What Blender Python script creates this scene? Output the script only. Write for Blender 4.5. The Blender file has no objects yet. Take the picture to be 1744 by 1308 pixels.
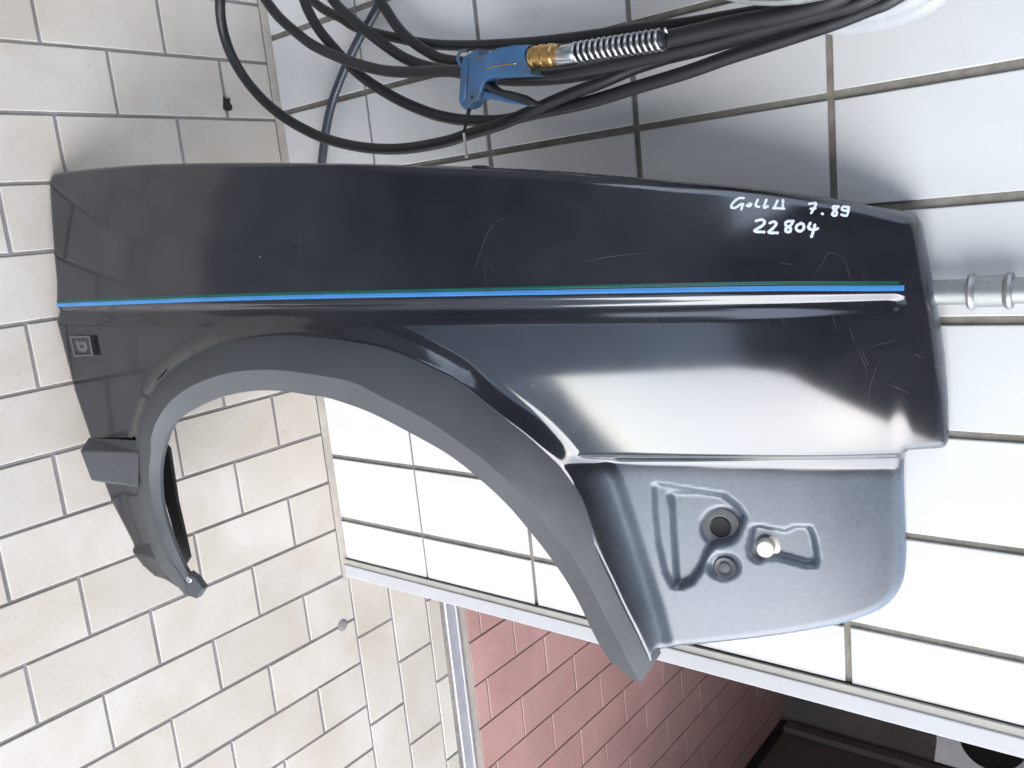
import bpy, bmesh, math, random
import numpy as np
from mathutils import Vector, Matrix
random.seed(7); rng = np.random.default_rng(7)
SC = bpy.context.scene
COL = SC.collection
CAM = {'C': [0.167129, -1.056702, 1.353814], 'R': [[0.10116, 0.616821, 0.780576], [0.977061, -0.209389, 0.038839], [0.187401, 0.758741, -0.623853]], 'f': 1468.684051}
FRAME = {'O': [0.0, -0.45423, 0.034], 'eu': [0.019496, 0.306238, 0.951755], 'ev': [0.99798, -0.063533, 0.0], 'n': [-0.060468, -0.949832, 0.306858]}
SHEET = {
 'swage': [[-0.0193,0.2266],[1.1355,0.263]],
 'rline': [[0.7758,0.4515],[1.1406,0.4491]],
 'outer': [[0.1604,0.6619],[0.1489,0.6478],[0.13,0.6325],[0.1178,0.6156],[0.1051,0.6001],[0.1005,0.5817],[0.0971,0.562],[0.0936,0.5413],[0.0909,0.5195],[0.0905,0.4969],[0.0968,0.4727],[0.1042,0.4485],[0.1106,0.4258],[0.1195,0.4037],[0.1311,0.3825],[0.1453,0.3625],[0.1626,0.3447],[0.1827,0.3294],[0.205,0.317],[0.2283,0.3064],[0.2518,0.2974],[0.2755,0.29],[0.2996,0.2848],[0.3237,0.2817],[0.3473,0.28],[0.37,0.2788],[0.392,0.2788],[0.4135,0.2805],[0.434,0.2828],[0.4537,0.2851],[0.4724,0.2873],[0.4904,0.2903],[0.5078,0.2933],[0.5245,0.2967],[0.5405,0.3011],[0.5557,0.307],[0.57,0.3136],[0.5837,0.3203],[0.5969,0.327],[0.6097,0.3334],[0.6219,0.3401],[0.6333,0.3477],[0.6437,0.3564],[0.6533,0.3655],[0.6627,0.3744],[0.6721,0.3828],[0.6816,0.3908],[0.6911,0.3988],[0.7004,0.4069],[0.7094,0.4155],[0.718,0.4245],[0.7262,0.434],[0.7338,0.4441],[0.7407,0.455],[0.7477,0.4661],[0.7547,0.4774],[0.7613,0.4891],[0.7678,0.5008],[0.7739,0.513],[0.78,0.5254],[0.7853,0.5384],[0.7908,0.5517],[0.7967,0.5653],[0.8027,0.5793],[0.8087,0.594],[0.8145,0.6092],[0.82,0.6249],[0.8258,0.6414],[0.8325,0.659],[0.8395,0.6776],[0.8458,0.6972],[0.8523,0.7177]],
 'archpoly': [[0.1604,0.6619],[0.1489,0.6478],[0.13,0.6325],[0.1178,0.6156],[0.1051,0.6001],[0.1005,0.5817],[0.0971,0.562],[0.0936,0.5413],[0.0909,0.5195],[0.0905,0.4969],[0.0968,0.4727],[0.1042,0.4485],[0.1106,0.4258],[0.1195,0.4037],[0.1311,0.3825],[0.1453,0.3625],[0.1626,0.3447],[0.1827,0.3294],[0.205,0.317],[0.2283,0.3064],[0.2518,0.2974],[0.2755,0.29],[0.2996,0.2848],[0.3237,0.2817],[0.3473,0.28],[0.37,0.2788],[0.392,0.2788],[0.4135,0.2805],[0.434,0.2828],[0.4537,0.2851],[0.4724,0.2873],[0.4904,0.2903],[0.5078,0.2933],[0.5245,0.2967],[0.5405,0.3011],[0.5557,0.307],[0.57,0.3136],[0.5837,0.3203],[0.5969,0.327],[0.6097,0.3334],[0.6219,0.3401],[0.6333,0.3477],[0.6437,0.3564],[0.6533,0.3655],[0.6627,0.3744],[0.6721,0.3828],[0.6816,0.3908],[0.6911,0.3988],[0.7004,0.4069],[0.7094,0.4155],[0.718,0.4245],[0.7262,0.434],[0.7338,0.4441],[0.7407,0.455],[0.7477,0.4661],[0.7547,0.4774],[0.7613,0.4891],[0.7678,0.5008],[0.7739,0.513],[0.78,0.5254],[0.7853,0.5384],[0.7908,0.5517],[0.7967,0.5653],[0.8027,0.5793],[0.8087,0.594],[0.8145,0.6092],[0.82,0.6249],[0.8258,0.6414],[0.8325,0.659],[0.8395,0.6776],[0.8458,0.6972],[0.8523,0.7177],[0.8479,0.8689],[0.1189,0.9423]],
 'recess': [[0.8206,0.3892],[1.2355,0.4002],[1.2508,0.8162],[0.8532,0.8353],[0.8532,0.7249],[0.8424,0.6679],[0.8266,0.6045],[0.8109,0.5418],[0.7985,0.4951],[0.785,0.4644]],
 'step': [[0.0353,0.5949],[0.1284,0.6036]],
 'pocket': [[0.8502,0.4929],[0.8557,0.4907],[0.9116,0.4995],[0.9374,0.5032],[0.9531,0.516],[0.963,0.5315],[0.957,0.5473],[0.9465,0.5629],[0.922,0.5731],[0.915,0.5859],[0.9077,0.6043],[0.8953,0.623],[0.8798,0.6308],[0.8678,0.6317],[0.8585,0.61],[0.8519,0.5701],[0.8497,0.5268]],
 'pocketin': [[0.8684,0.5038],[0.9097,0.5038],[0.935,0.5079],[0.9501,0.5202],[0.9602,0.5327],[0.9549,0.5478],[0.9453,0.5626],[0.9209,0.5726],[0.9133,0.5861],[0.906,0.6044],[0.8941,0.6225],[0.8792,0.6303],[0.8717,0.6295],[0.8704,0.5603],[0.8703,0.5243]],
 'pocket2': [[0.9682,0.5454],[0.9778,0.5436],[1.0076,0.5492],[1.0187,0.5436],[1.0373,0.5441],[1.0425,0.5577],[1.0467,0.5855],[1.0443,0.5942],[1.0334,0.5962],[0.999,0.5867],[0.9831,0.5872],[0.975,0.5928],[0.9655,0.586],[0.9627,0.5702]],
 'cup': [[0.956,0.5464],[0.9557,0.55],[0.9545,0.5544],[0.9526,0.5584],[0.9501,0.5621],[0.9469,0.5655],[0.9434,0.5681],[0.9395,0.5701],[0.9353,0.5715],[0.9311,0.572],[0.9269,0.5717],[0.9217,0.573],[0.9171,0.573],[0.9136,0.5708],[0.9105,0.5676],[0.9082,0.564],[0.9065,0.5599],[0.9055,0.5555],[0.9053,0.551],[0.9059,0.5465],[0.9072,0.542],[0.9092,0.5379],[0.9118,0.5342],[0.915,0.5309],[0.9186,0.5282],[0.9225,0.5263],[0.9268,0.5251],[0.9311,0.5246],[0.9353,0.5249],[0.9394,0.526],[0.9432,0.5278],[0.9466,0.5303],[0.9496,0.5333],[0.9519,0.5368],[0.9536,0.5408],[0.9551,0.5436]],
 'cup2': [[0.9539,0.598],[0.9535,0.601],[0.9525,0.6042],[0.9509,0.607],[0.9488,0.6096],[0.9462,0.612],[0.9432,0.6139],[0.94,0.6154],[0.9364,0.6163],[0.9329,0.6168],[0.9294,0.6166],[0.9259,0.616],[0.9227,0.6148],[0.9198,0.6131],[0.9173,0.6109],[0.9153,0.6085],[0.9139,0.6057],[0.9131,0.6026],[0.9129,0.5995],[0.9133,0.5964],[0.9144,0.5933],[0.916,0.5904],[0.9181,0.5878],[0.9208,0.5854],[0.9237,0.5835],[0.927,0.5821],[0.9306,0.5812],[0.9341,0.5807],[0.9376,0.5809],[0.9411,0.5816],[0.9442,0.5828],[0.947,0.5845],[0.9495,0.5866],[0.9515,0.5891],[0.9528,0.5918],[0.9537,0.5949]],
 'outline': [[-0.0292,0.0413],[-0.0273,0.0374],[-0.0248,0.0339],[-0.0222,0.0317],[-0.0156,0.0305],[0.0012,0.0302],[0.0202,0.0304],[0.0311,0.0303],[0.0474,0.0304],[0.0828,0.0313],[0.1234,0.0328],[0.1581,0.0347],[0.1954,0.0374],[0.2408,0.0411],[0.2901,0.0455],[0.3416,0.0504],[0.3935,0.0557],[0.4453,0.0613],[0.4921,0.0665],[0.5286,0.0708],[0.5589,0.0744],[0.5822,0.0772],[0.6071,0.0801],[0.6441,0.0845],[0.6839,0.0895],[0.7227,0.0947],[0.7569,0.0996],[0.7785,0.103],[0.7992,0.1065],[0.8315,0.112],[0.8624,0.1175],[0.8789,0.1207],[0.8961,0.124],[0.9274,0.1289],[0.9622,0.1345],[0.9952,0.1409],[1.0258,0.1474],[1.0516,0.1533],[1.0737,0.1587],[1.0923,0.1637],[1.1079,0.1681],[1.1216,0.1714],[1.1324,0.1739],[1.1387,0.1755],[1.1429,0.1768],[1.1472,0.1787],[1.151,0.1811],[1.1542,0.1842],[1.1567,0.1883],[1.1584,0.1925],[1.1602,0.2016],[1.1636,0.2227],[1.1676,0.2481],[1.1716,0.2722],[1.1755,0.2957],[1.1789,0.3163],[1.1817,0.3367],[1.1836,0.3602],[1.185,0.3835],[1.1861,0.4047],[1.1869,0.4218],[1.1871,0.4298],[1.1867,0.4339],[1.1856,0.4381],[1.1833,0.441],[1.1805,0.4425],[1.1743,0.4432],[1.1588,0.4433],[1.1442,0.4443],[1.1416,0.4493],[1.1429,0.457],[1.1424,0.4645],[1.1423,0.4739],[1.142,0.4821],[1.1421,0.4955],[1.1433,0.5233],[1.1446,0.5532],[1.145,0.5743],[1.1448,0.5911],[1.1439,0.6046],[1.1419,0.6159],[1.1382,0.6269],[1.1328,0.6369],[1.1262,0.6455],[1.1176,0.653],[1.1061,0.6593],[1.0929,0.665],[1.0812,0.67],[1.0646,0.6753],[1.0349,0.6829],[1.0002,0.6911],[0.9671,0.698],[0.9335,0.7043],[0.8958,0.7114],[0.8647,0.7158],[0.8542,0.7154],[0.8495,0.7159],[0.8385,0.7373],[0.8297,0.7136],[0.8226,0.6934],[0.8153,0.6746],[0.8081,0.6573],[0.8016,0.6412],[0.7957,0.6261],[0.7897,0.6118],[0.7834,0.5982],[0.777,0.5851],[0.7706,0.5726],[0.7643,0.5605],[0.7577,0.5489],[0.7501,0.538],[0.7429,0.5274],[0.7364,0.5169],[0.7299,0.5065],[0.723,0.4967],[0.7156,0.4872],[0.7083,0.4778],[0.7011,0.4686],[0.6939,0.4597],[0.6873,0.4505],[0.6803,0.4419],[0.6726,0.4339],[0.6645,0.4262],[0.6563,0.4187],[0.648,0.4111],[0.6397,0.4033],[0.6312,0.3953],[0.6222,0.3877],[0.6125,0.3805],[0.6023,0.3739],[0.5916,0.3674],[0.5804,0.3611],[0.5687,0.3547],[0.5564,0.3485],[0.5435,0.3426],[0.5298,0.3373],[0.5155,0.3324],[0.5005,0.3271],[0.4846,0.3216],[0.4678,0.3175],[0.4502,0.3144],[0.4317,0.3118],[0.4122,0.3096],[0.3919,0.308],[0.3707,0.3071],[0.3484,0.3069],[0.3254,0.3079],[0.302,0.3105],[0.2783,0.3148],[0.2545,0.321],[0.231,0.329],[0.2077,0.3387],[0.186,0.3511],[0.1665,0.3661],[0.1502,0.3838],[0.1364,0.4032],[0.1262,0.4244],[0.1211,0.4476],[0.112,0.4706],[0.1043,0.4943],[0.1037,0.5167],[0.1055,0.5382],[0.1085,0.5589],[0.1121,0.5786],[0.1162,0.5974],[0.1299,0.6124],[0.1434,0.6293],[0.1574,0.6446],[0.1657,0.659],[0.165,0.6606],[0.1492,0.6549],[0.121,0.643],[0.1031,0.641],[0.0819,0.6249],[0.0671,0.6073],[0.0604,0.5896],[0.0304,0.5288],[0.0207,0.4977],[0.0055,0.4265],[-0.0115,0.3594],[-0.0234,0.2795],[-0.0285,0.2493],[-0.0269,0.239],[-0.0227,0.2292],[-0.0191,0.1909],[-0.024,0.1041]],
}
PT = {
 'fl_outer': [[0.1585,0.6629,0.0021],[0.147,0.6487,0.0023],[0.128,0.6334,0.0024],[0.1158,0.6164,0.0026],[0.103,0.6009,-0.0032],[0.0985,0.5825,-0.004],[0.095,0.5628,-0.0037],[0.0916,0.542,-0.0035],[0.0889,0.5202,-0.0032],[0.0879,0.4977,-0.003],[0.0926,0.4739,0.0006],[0.1011,0.4492,0.0063],[0.1086,0.4263,0.0077],[0.1175,0.4041,0.0079],[0.1291,0.3828,0.0082],[0.1434,0.3629,0.0084],[0.1607,0.345,0.0087],[0.1808,0.3297,0.0088],[0.2032,0.3172,0.009],[0.2265,0.3067,0.0091],[0.2501,0.2976,0.0093],[0.2739,0.2902,0.0094],[0.298,0.285,0.0094],[0.3221,0.2819,0.0095],[0.3458,0.2801,0.0095],[0.3685,0.279,0.0095],[0.3906,0.2789,0.0095],[0.4121,0.2807,0.0095],[0.4327,0.2829,0.0094],[0.4524,0.2853,0.0092],[0.4712,0.2875,0.0089],[0.4892,0.2904,0.0086],[0.5066,0.2935,0.0082],[0.5234,0.2969,0.0077],[0.5394,0.3013,0.007],[0.5546,0.3073,0.0063],[0.569,0.3138,0.0053],[0.5828,0.3206,0.0043],[0.596,0.3272,0.0031],[0.6087,0.3336,0.0018],[0.621,0.3404,0.0004],[0.6324,0.348,-0.0012],[0.6428,0.3567,-0.0031],[0.6525,0.3659,-0.0052],[0.6618,0.3748,-0.0075],[0.6713,0.3832,-0.0098],[0.6809,0.3912,-0.0123],[0.6904,0.3992,-0.0148],[0.6997,0.4073,-0.0176],[0.7087,0.4159,-0.0205],[0.7173,0.425,-0.0237],[0.7255,0.4345,-0.0272],[0.7331,0.4446,-0.032],[0.74,0.4555,-0.0383],[0.747,0.4667,-0.0437],[0.754,0.478,-0.0473],[0.7606,0.4897,-0.0499],[0.7671,0.5015,-0.0512],[0.7733,0.5136,-0.0528],[0.7794,0.5261,-0.0549],[0.7847,0.5391,-0.0567],[0.7902,0.5524,-0.0587],[0.7961,0.5661,-0.0612],[0.8021,0.5802,-0.0638],[0.8081,0.5949,-0.0665],[0.8139,0.6101,-0.0689],[0.8194,0.6259,-0.0711],[0.8252,0.6424,-0.0735],[0.832,0.66,-0.0764],[0.839,0.6787,-0.0795],[0.8453,0.6982,-0.0822],[0.8518,0.7187,-0.0844]],
 'fl_ridge': [[0.1788,0.6521,0.0136],[0.1759,0.6364,0.0167],[0.1689,0.6199,0.0198],[0.1574,0.6021,0.023],[0.1538,0.5834,0.0262],[0.1499,0.565,0.027],[0.1465,0.5458,0.0274],[0.1441,0.5257,0.0279],[0.1434,0.505,0.0284],[0.1441,0.4836,0.0289],[0.1484,0.4621,0.03],[0.1563,0.4414,0.0311],[0.161,0.4181,0.0323],[0.1727,0.3979,0.0334],[0.1888,0.3803,0.0345],[0.2072,0.3646,0.0356],[0.2286,0.3523,0.0364],[0.251,0.3424,0.0367],[0.2744,0.3351,0.0369],[0.2976,0.3293,0.037],[0.3209,0.3255,0.0371],[0.3441,0.3238,0.0372],[0.3665,0.3233,0.0373],[0.388,0.3239,0.0374],[0.4087,0.3257,0.0374],[0.4283,0.3283,0.0374],[0.4468,0.331,0.0373],[0.4643,0.3336,0.0372],[0.4808,0.3365,0.037],[0.4966,0.3401,0.0368],[0.5117,0.3454,0.0365],[0.5257,0.3529,0.0361],[0.5388,0.3597,0.0357],[0.5511,0.3658,0.0351],[0.5627,0.3715,0.0344],[0.5738,0.3772,0.0336],[0.5844,0.3828,0.0327],[0.5944,0.3885,0.0316],[0.6039,0.3944,0.0304],[0.6129,0.4006,0.029],[0.6215,0.4069,0.0275],[0.6296,0.4133,0.0258],[0.6375,0.4198,0.024],[0.6451,0.4263,0.022],[0.6525,0.4328,0.0198],[0.6597,0.4395,0.0174],[0.6666,0.4463,0.0146],[0.6731,0.4535,0.0114],[0.6793,0.4611,0.0077],[0.6852,0.469,0.0035],[0.6909,0.4772,-0.0009],[0.6965,0.4857,-0.0054],[0.7021,0.4945,-0.0099],[0.7077,0.5036,-0.0143],[0.7131,0.5131,-0.0187],[0.7179,0.5232,-0.0229],[0.7227,0.5335,-0.0271],[0.728,0.544,-0.0311],[0.7347,0.5543,-0.0348],[0.7424,0.5648,-0.0382],[0.7493,0.5761,-0.0411],[0.7554,0.5881,-0.0439],[0.7614,0.6007,-0.0464],[0.7673,0.6139,-0.049],[0.7731,0.6278,-0.0515],[0.7786,0.6425,-0.054],[0.7843,0.658,-0.0565],[0.7911,0.6743,-0.0588],[0.7987,0.6918,-0.0609],[0.8067,0.7104,-0.0628],[0.8143,0.7316,-0.0667],[0.8255,0.7572,-0.0736]],
 'fl_inner': [[0.1853,0.6322,0.0104],[0.1787,0.6169,0.0124],[0.1735,0.6006,0.0144],[0.1689,0.5834,0.0164],[0.1654,0.5654,0.0185],[0.1611,0.547,0.019],[0.1577,0.5278,0.0194],[0.1568,0.508,0.0199],[0.1584,0.4881,0.0204],[0.162,0.468,0.0209],[0.1685,0.4484,0.0216],[0.1774,0.4293,0.0221],[0.1878,0.4109,0.0223],[0.2016,0.3947,0.0223],[0.2213,0.3834,0.0222],[0.2429,0.3748,0.022],[0.2636,0.3672,0.0214],[0.2843,0.3614,0.0203],[0.3054,0.3576,0.0192],[0.3261,0.3551,0.0182],[0.3466,0.3542,0.0174],[0.3667,0.3547,0.0168],[0.3863,0.3563,0.0164],[0.4053,0.359,0.0164],[0.4232,0.3619,0.0164],[0.4396,0.3634,0.0164],[0.4556,0.3668,0.0163],[0.4707,0.3712,0.0162],[0.4849,0.3756,0.016],[0.4984,0.3802,0.0158],[0.511,0.3851,0.0155],[0.5228,0.3904,0.0151],[0.534,0.3957,0.0147],[0.5446,0.4011,0.0141],[0.5545,0.4064,0.0134],[0.564,0.4115,0.0126],[0.5731,0.4165,0.0117],[0.5819,0.4215,0.0106],[0.5903,0.4264,0.0094],[0.5984,0.4314,0.008],[0.6061,0.4366,0.0065],[0.6135,0.4421,0.0048],[0.6205,0.4478,0.003],[0.6272,0.4538,0.001],[0.6336,0.46,-0.0012],[0.6397,0.4665,-0.0036],[0.6455,0.473,-0.0064],[0.6511,0.4798,-0.0096],[0.6565,0.4869,-0.0133],[0.6616,0.4943,-0.0175],[0.6665,0.5019,-0.0219],[0.6714,0.5099,-0.0264],[0.6761,0.5182,-0.0309],[0.6807,0.5268,-0.0353],[0.6853,0.5357,-0.0397],[0.69,0.5448,-0.0439],[0.6949,0.5542,-0.0481],[0.7,0.5638,-0.0521],[0.7053,0.5737,-0.0558],[0.7108,0.5839,-0.0592],[0.7166,0.5945,-0.0621],[0.7225,0.6055,-0.0649],[0.7286,0.617,-0.0674],[0.7345,0.6292,-0.07],[0.7402,0.6421,-0.0725],[0.7457,0.6557,-0.075],[0.751,0.6701,-0.0775],[0.7562,0.6853,-0.0798],[0.7626,0.7015,-0.0819],[0.7701,0.7188,-0.0838],[0.7814,0.7372,-0.084],[0.8176,0.7624,-0.082]],
 'green': [[-0.0185,0.2205],[0.3808,0.2265],[0.9307,0.2422],[1.1326,0.2519]],
 'blue': [[-0.019,0.2253],[0.3804,0.2315],[0.9306,0.2481],[1.1378,0.2579]],
 'line1': [[[0.9745,0.1497],[0.9686,0.1497],[0.9631,0.1538],[0.9609,0.1586],[0.9652,0.1597],[0.9707,0.1566],[0.9736,0.1563],[0.9728,0.1584],[0.9717,0.162]],[[0.9776,0.1584],[0.9801,0.1566],[0.9823,0.1568],[0.9805,0.1591],[0.9776,0.1584]],[[0.9892,0.1527],[0.987,0.1589],[0.9905,0.1606]],[[0.9983,0.1534],[0.9957,0.1616],[0.9997,0.1606]],[[1.01,0.1552],[1.0067,0.1624]],[[1.0157,0.1552],[1.0154,0.1635]],[[1.0054,0.163],[1.0169,0.1645]],[[1.0427,0.1612],[1.0496,0.1613],[1.0475,0.1666],[1.0447,0.1716]],[[1.0443,0.1668],[1.0493,0.1667]],[[1.0557,0.1729],[1.0566,0.1735]],[[1.0723,0.1665],[1.0672,0.1661],[1.0677,0.1692],[1.0707,0.1723],[1.0697,0.176],[1.0661,0.1747],[1.0682,0.1711],[1.0723,0.1665]],[[1.0825,0.1678],[1.0771,0.1672],[1.0764,0.1704],[1.0813,0.1715],[1.083,0.1673],[1.0809,0.1765],[1.0751,0.1753]]],
 'line2': [[[0.9871,0.1757],[0.993,0.1748],[0.9962,0.1773],[0.994,0.1812],[0.9854,0.1866],[0.9957,0.1885]],[[1.0017,0.179],[1.0057,0.1779],[1.0084,0.1803],[1.0056,0.1845],[1.0003,0.1891],[1.0096,0.1904]],[[1.0262,0.1789],[1.0194,0.1789],[1.0183,0.1827],[1.023,0.1863],[1.0224,0.1901],[1.0185,0.1893],[1.0188,0.1857],[1.023,0.1836],[1.0262,0.1789]],[[1.034,0.1816],[1.0298,0.184],[1.0293,0.1878],[1.0329,0.1903],[1.0366,0.1878],[1.0366,0.1834],[1.034,0.1816]],[[1.0436,0.1823],[1.0418,0.1871],[1.0464,0.1896],[1.0514,0.1885]],[[1.0483,0.1845],[1.0469,0.1907],[1.0448,0.1967]]],
 'badge': [[0.0022,0.2726,0.0034],[0.043,0.2729,0.0035],[0.045,0.3025,0.0031],[0.0058,0.3026,0.0031]],
 'strip_b': [[0.0032,0.4269,-0.0054],[0.1133,0.427,0.0077],[0.0914,0.5013,-0.003],[0.0185,0.4983,-0.0062]],
 'strip_f': [[0.0086,0.4433,0.0186],[0.1212,0.4445,0.0186],[0.1133,0.4947,0.0186],[0.0229,0.4879,0.0186]],
 'tip': [[0.174,0.6552,0.0184],[0.1854,0.6203,0.0184],[0.1981,0.6282,0.0184],[0.2097,0.6433,0.0184],[0.1958,0.6596,0.0184]],
 'tipscrew': [0.1875,0.6302,0.0224],
 'liner': [[0.1064,0.4469,-0.05],[0.1122,0.4541,-0.05],[0.1157,0.5382,-0.05],[0.1229,0.5913,-0.05],[0.127,0.626,-0.05],[0.1118,0.6442,-0.05],[0.1056,0.5999,-0.05],[0.0924,0.5336,-0.05],[0.0878,0.487,-0.05]],
 'grommet': [0.9295,0.5513,-0.1094],
 'screw': [0.9344,0.6016,-0.0994],
 'bolt': [0.9843,0.5736,-0.1067],
 'h1': [[-0.2398,-0.2,0.1588],[-0.2083,-0.2,0.1481],[-0.1859,-0.1967,0.1381],[-0.1611,-0.19,0.1305],[-0.1295,-0.1833,0.1325],[-0.09,-0.1767,0.151],[-0.0531,-0.17,0.1811],[-0.0239,-0.1633,0.2156],[0.0007,-0.1567,0.2547],[0.0195,-0.15,0.2932],[0.0374,-0.1467,0.3506],[0.0488,-0.1433,0.4063],[0.054,-0.14,0.4604],[0.0536,-0.1367,0.5249],[0.0493,-0.1333,0.5627],[0.0437,-0.13,0.6206],[0.0328,-0.1233,0.6723],[0.0239,-0.1167,0.7129],[0.0146,-0.11,0.7681],[0.0057,-0.1033,0.812],[-0.0005,-0.0983,0.869],[-0.0074,-0.095,0.9259],[-0.0119,-0.0917,0.9854],[-0.0207,-0.0883,1.0407],[-0.0358,-0.085,1.0753]],
 'h2': [[-0.2561,-0.105,0.2181],[-0.201,-0.105,0.2316],[-0.1781,-0.105,0.2409],[-0.1491,-0.105,0.2588],[-0.1185,-0.105,0.286],[-0.0826,-0.105,0.321],[-0.0562,-0.105,0.3544],[-0.0226,-0.105,0.4094],[0.0033,-0.105,0.4631],[0.0172,-0.105,0.5015],[0.027,-0.105,0.5412],[0.0359,-0.105,0.6015],[0.0353,-0.105,0.6583],[0.0346,-0.105,0.7378],[0.0285,-0.105,0.8111],[0.023,-0.105,0.8782],[0.0165,-0.105,0.9291],[0.0114,-0.105,0.9818],[0.0049,-0.105,1.0418],[-0.0017,-0.105,1.082],[-0.0053,-0.105,1.1004],[-0.0187,-0.105,1.1347]],
 'h3': [[-0.2531,-0.13,0.1443],[-0.212,-0.13,0.1696],[-0.1808,-0.13,0.1955],[-0.1506,-0.13,0.2313],[-0.1244,-0.13,0.2671],[-0.1013,-0.13,0.312],[-0.0813,-0.13,0.3558],[-0.0611,-0.13,0.4128],[-0.0487,-0.13,0.4682],[-0.0386,-0.13,0.5333],[-0.029,-0.13,0.5746],[-0.015,-0.13,0.6285],[-0.0023,-0.13,0.7081],[0.0013,-0.13,0.7821],[0.0022,-0.13,0.8705],[0.0001,-0.13,0.9414],[-0.0021,-0.13,0.9936],[-0.004,-0.13,1.0585],[-0.0078,-0.13,1.0877],[-0.0187,-0.13,1.12]],
 'h4': [[-0.2349,-0.085,0.2463],[-0.1882,-0.085,0.28],[-0.1646,-0.085,0.3055],[-0.1341,-0.085,0.341],[-0.1045,-0.085,0.3796],[-0.0811,-0.085,0.4143],[-0.0621,-0.085,0.4547],[-0.0494,-0.085,0.4935],[-0.0362,-0.085,0.5364],[-0.0184,-0.085,0.5977],[-0.0063,-0.085,0.6763],[-0.0019,-0.085,0.7539],[-0.0012,-0.085,0.8467],[-0.0036,-0.085,0.9211],[-0.0078,-0.085,0.9826],[-0.0128,-0.085,1.0573],[-0.0291,-0.085,1.1032]],
 'h5': [[-0.2225,-0.065,0.3443],[-0.1777,-0.065,0.3566],[-0.1638,-0.065,0.3663],[-0.1323,-0.065,0.388],[-0.107,-0.065,0.4136],[-0.085,-0.065,0.4453],[-0.0682,-0.065,0.4781],[-0.0439,-0.065,0.5745],[-0.0295,-0.065,0.6732],[-0.0231,-0.065,0.7719],[-0.0226,-0.065,0.8376],[-0.023,-0.065,0.9131],[-0.0222,-0.065,0.9821],[-0.0253,-0.065,1.0332],[-0.0399,-0.065,1.0695]],
 'h6': [[-0.2567,-0.045,0.1403],[-0.2136,-0.045,0.1877],[-0.1951,-0.045,0.2136],[-0.1775,-0.045,0.245],[-0.1577,-0.045,0.2751],[-0.1386,-0.045,0.321],[-0.1226,-0.045,0.3657],[-0.108,-0.045,0.4089],[-0.093,-0.045,0.4636],[-0.0787,-0.045,0.5368],[-0.0651,-0.045,0.6256],[-0.0561,-0.045,0.7074],[-0.0493,-0.045,0.7827],[-0.0417,-0.045,0.8521],[-0.037,-0.045,0.9208],[-0.0326,-0.045,0.9782],[-0.032,-0.045,1.0141],[-0.0412,-0.045,1.0517]],
 'h7': [[-0.2297,-0.02,0.3761],[-0.2018,-0.02,0.3318],[-0.1874,-0.02,0.3102],[-0.1638,-0.02,0.2794],[-0.1471,-0.02,0.2548],[-0.1176,-0.02,0.2211],[-0.0845,-0.02,0.1886],[-0.0538,-0.02,0.1635],[-0.0101,-0.02,0.1382],[0.0358,-0.02,0.1185],[0.0979,-0.02,0.0915],[0.1578,-0.02,0.0439]],
 'h8': [[-0.0093,-0.15,0.8734],[-0.0085,-0.15,0.9104],[-0.0085,-0.15,0.951],[-0.0065,-0.15,0.9956],[-0.0074,-0.15,1.0377],[-0.0118,-0.15,1.0663],[-0.0222,-0.15,1.0939]],
 'clear1': [[-0.0371,-0.07,0.978],[-0.0121,-0.07,1.0094],[0.0005,-0.07,1.0462],[0.0035,-0.07,1.0874],[-0.0015,-0.07,1.1237],[-0.0109,-0.07,1.1425]],
 'clear2': [[-0.0443,-0.085,0.9907],[-0.0172,-0.085,1.0273],[-0.007,-0.085,1.063],[-0.006,-0.085,1.1028],[-0.0118,-0.085,1.13]],
 'g_body': [[-0.0403,-0.165,0.6046],[-0.042,-0.165,0.6129],[-0.045,-0.165,0.6291],[-0.0376,-0.165,0.632],[-0.0368,-0.165,0.6402],[-0.0398,-0.165,0.6624],[-0.0388,-0.165,0.6836],[-0.0344,-0.165,0.71],[-0.0292,-0.165,0.7006],[-0.0181,-0.165,0.7019],[-0.0021,-0.165,0.7081],[0.0022,-0.165,0.7148],[-0.0003,-0.165,0.6997],[-0.004,-0.165,0.6739],[-0.0074,-0.165,0.6461],[-0.0068,-0.165,0.6405],[-0.0031,-0.165,0.6333],[0.0028,-0.165,0.6291],[0.0143,-0.165,0.6236],[0.0163,-0.165,0.6101],[0.0208,-0.165,0.6072],[0.0225,-0.165,0.5965],[0.0175,-0.165,0.5914],[0.0096,-0.165,0.5896],[-0.0273,-0.165,0.5986]],
 'g_eye': [[-0.0485,-0.165,0.6046],[-0.05,-0.165,0.5927],[-0.0436,-0.165,0.587],[-0.0349,-0.165,0.5892],[-0.0258,-0.165,0.5978]],
 'g_lever_b': [[-0.0053,-0.165,0.6347],[-0.0002,-0.165,0.6407],[0.006,-0.165,0.6487],[0.0111,-0.165,0.6644],[0.0196,-0.165,0.6868],[0.0334,-0.165,0.708],[0.0367,-0.165,0.7035],[0.0242,-0.165,0.6756],[0.0153,-0.165,0.6551],[0.009,-0.165,0.6417],[0.0035,-0.165,0.6335]],
 'g_lever_s': [[0.0044,-0.165,0.6289],[0.0106,-0.165,0.6459],[0.0236,-0.165,0.6757],[0.0363,-0.165,0.7035],[0.027,-0.165,0.6699],[0.0187,-0.165,0.6437],[0.0149,-0.165,0.6274]],
 'g_brass': [[-0.0215,-0.165,0.7043],[-0.0169,-0.165,0.7469]],
 'g_brass2': [[-0.0215,-0.165,0.7043],[-0.0198,-0.165,0.7194],[-0.0184,-0.165,0.7333],[-0.0169,-0.165,0.7459]],
 'g_plate': [[-0.0328,-0.165,0.6052],[-0.0367,-0.165,0.6104],[-0.0368,-0.165,0.6144],[-0.0091,-0.165,0.6081],[0.0117,-0.165,0.6027],[0.0141,-0.165,0.5965],[0.0057,-0.165,0.5964]],
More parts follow.
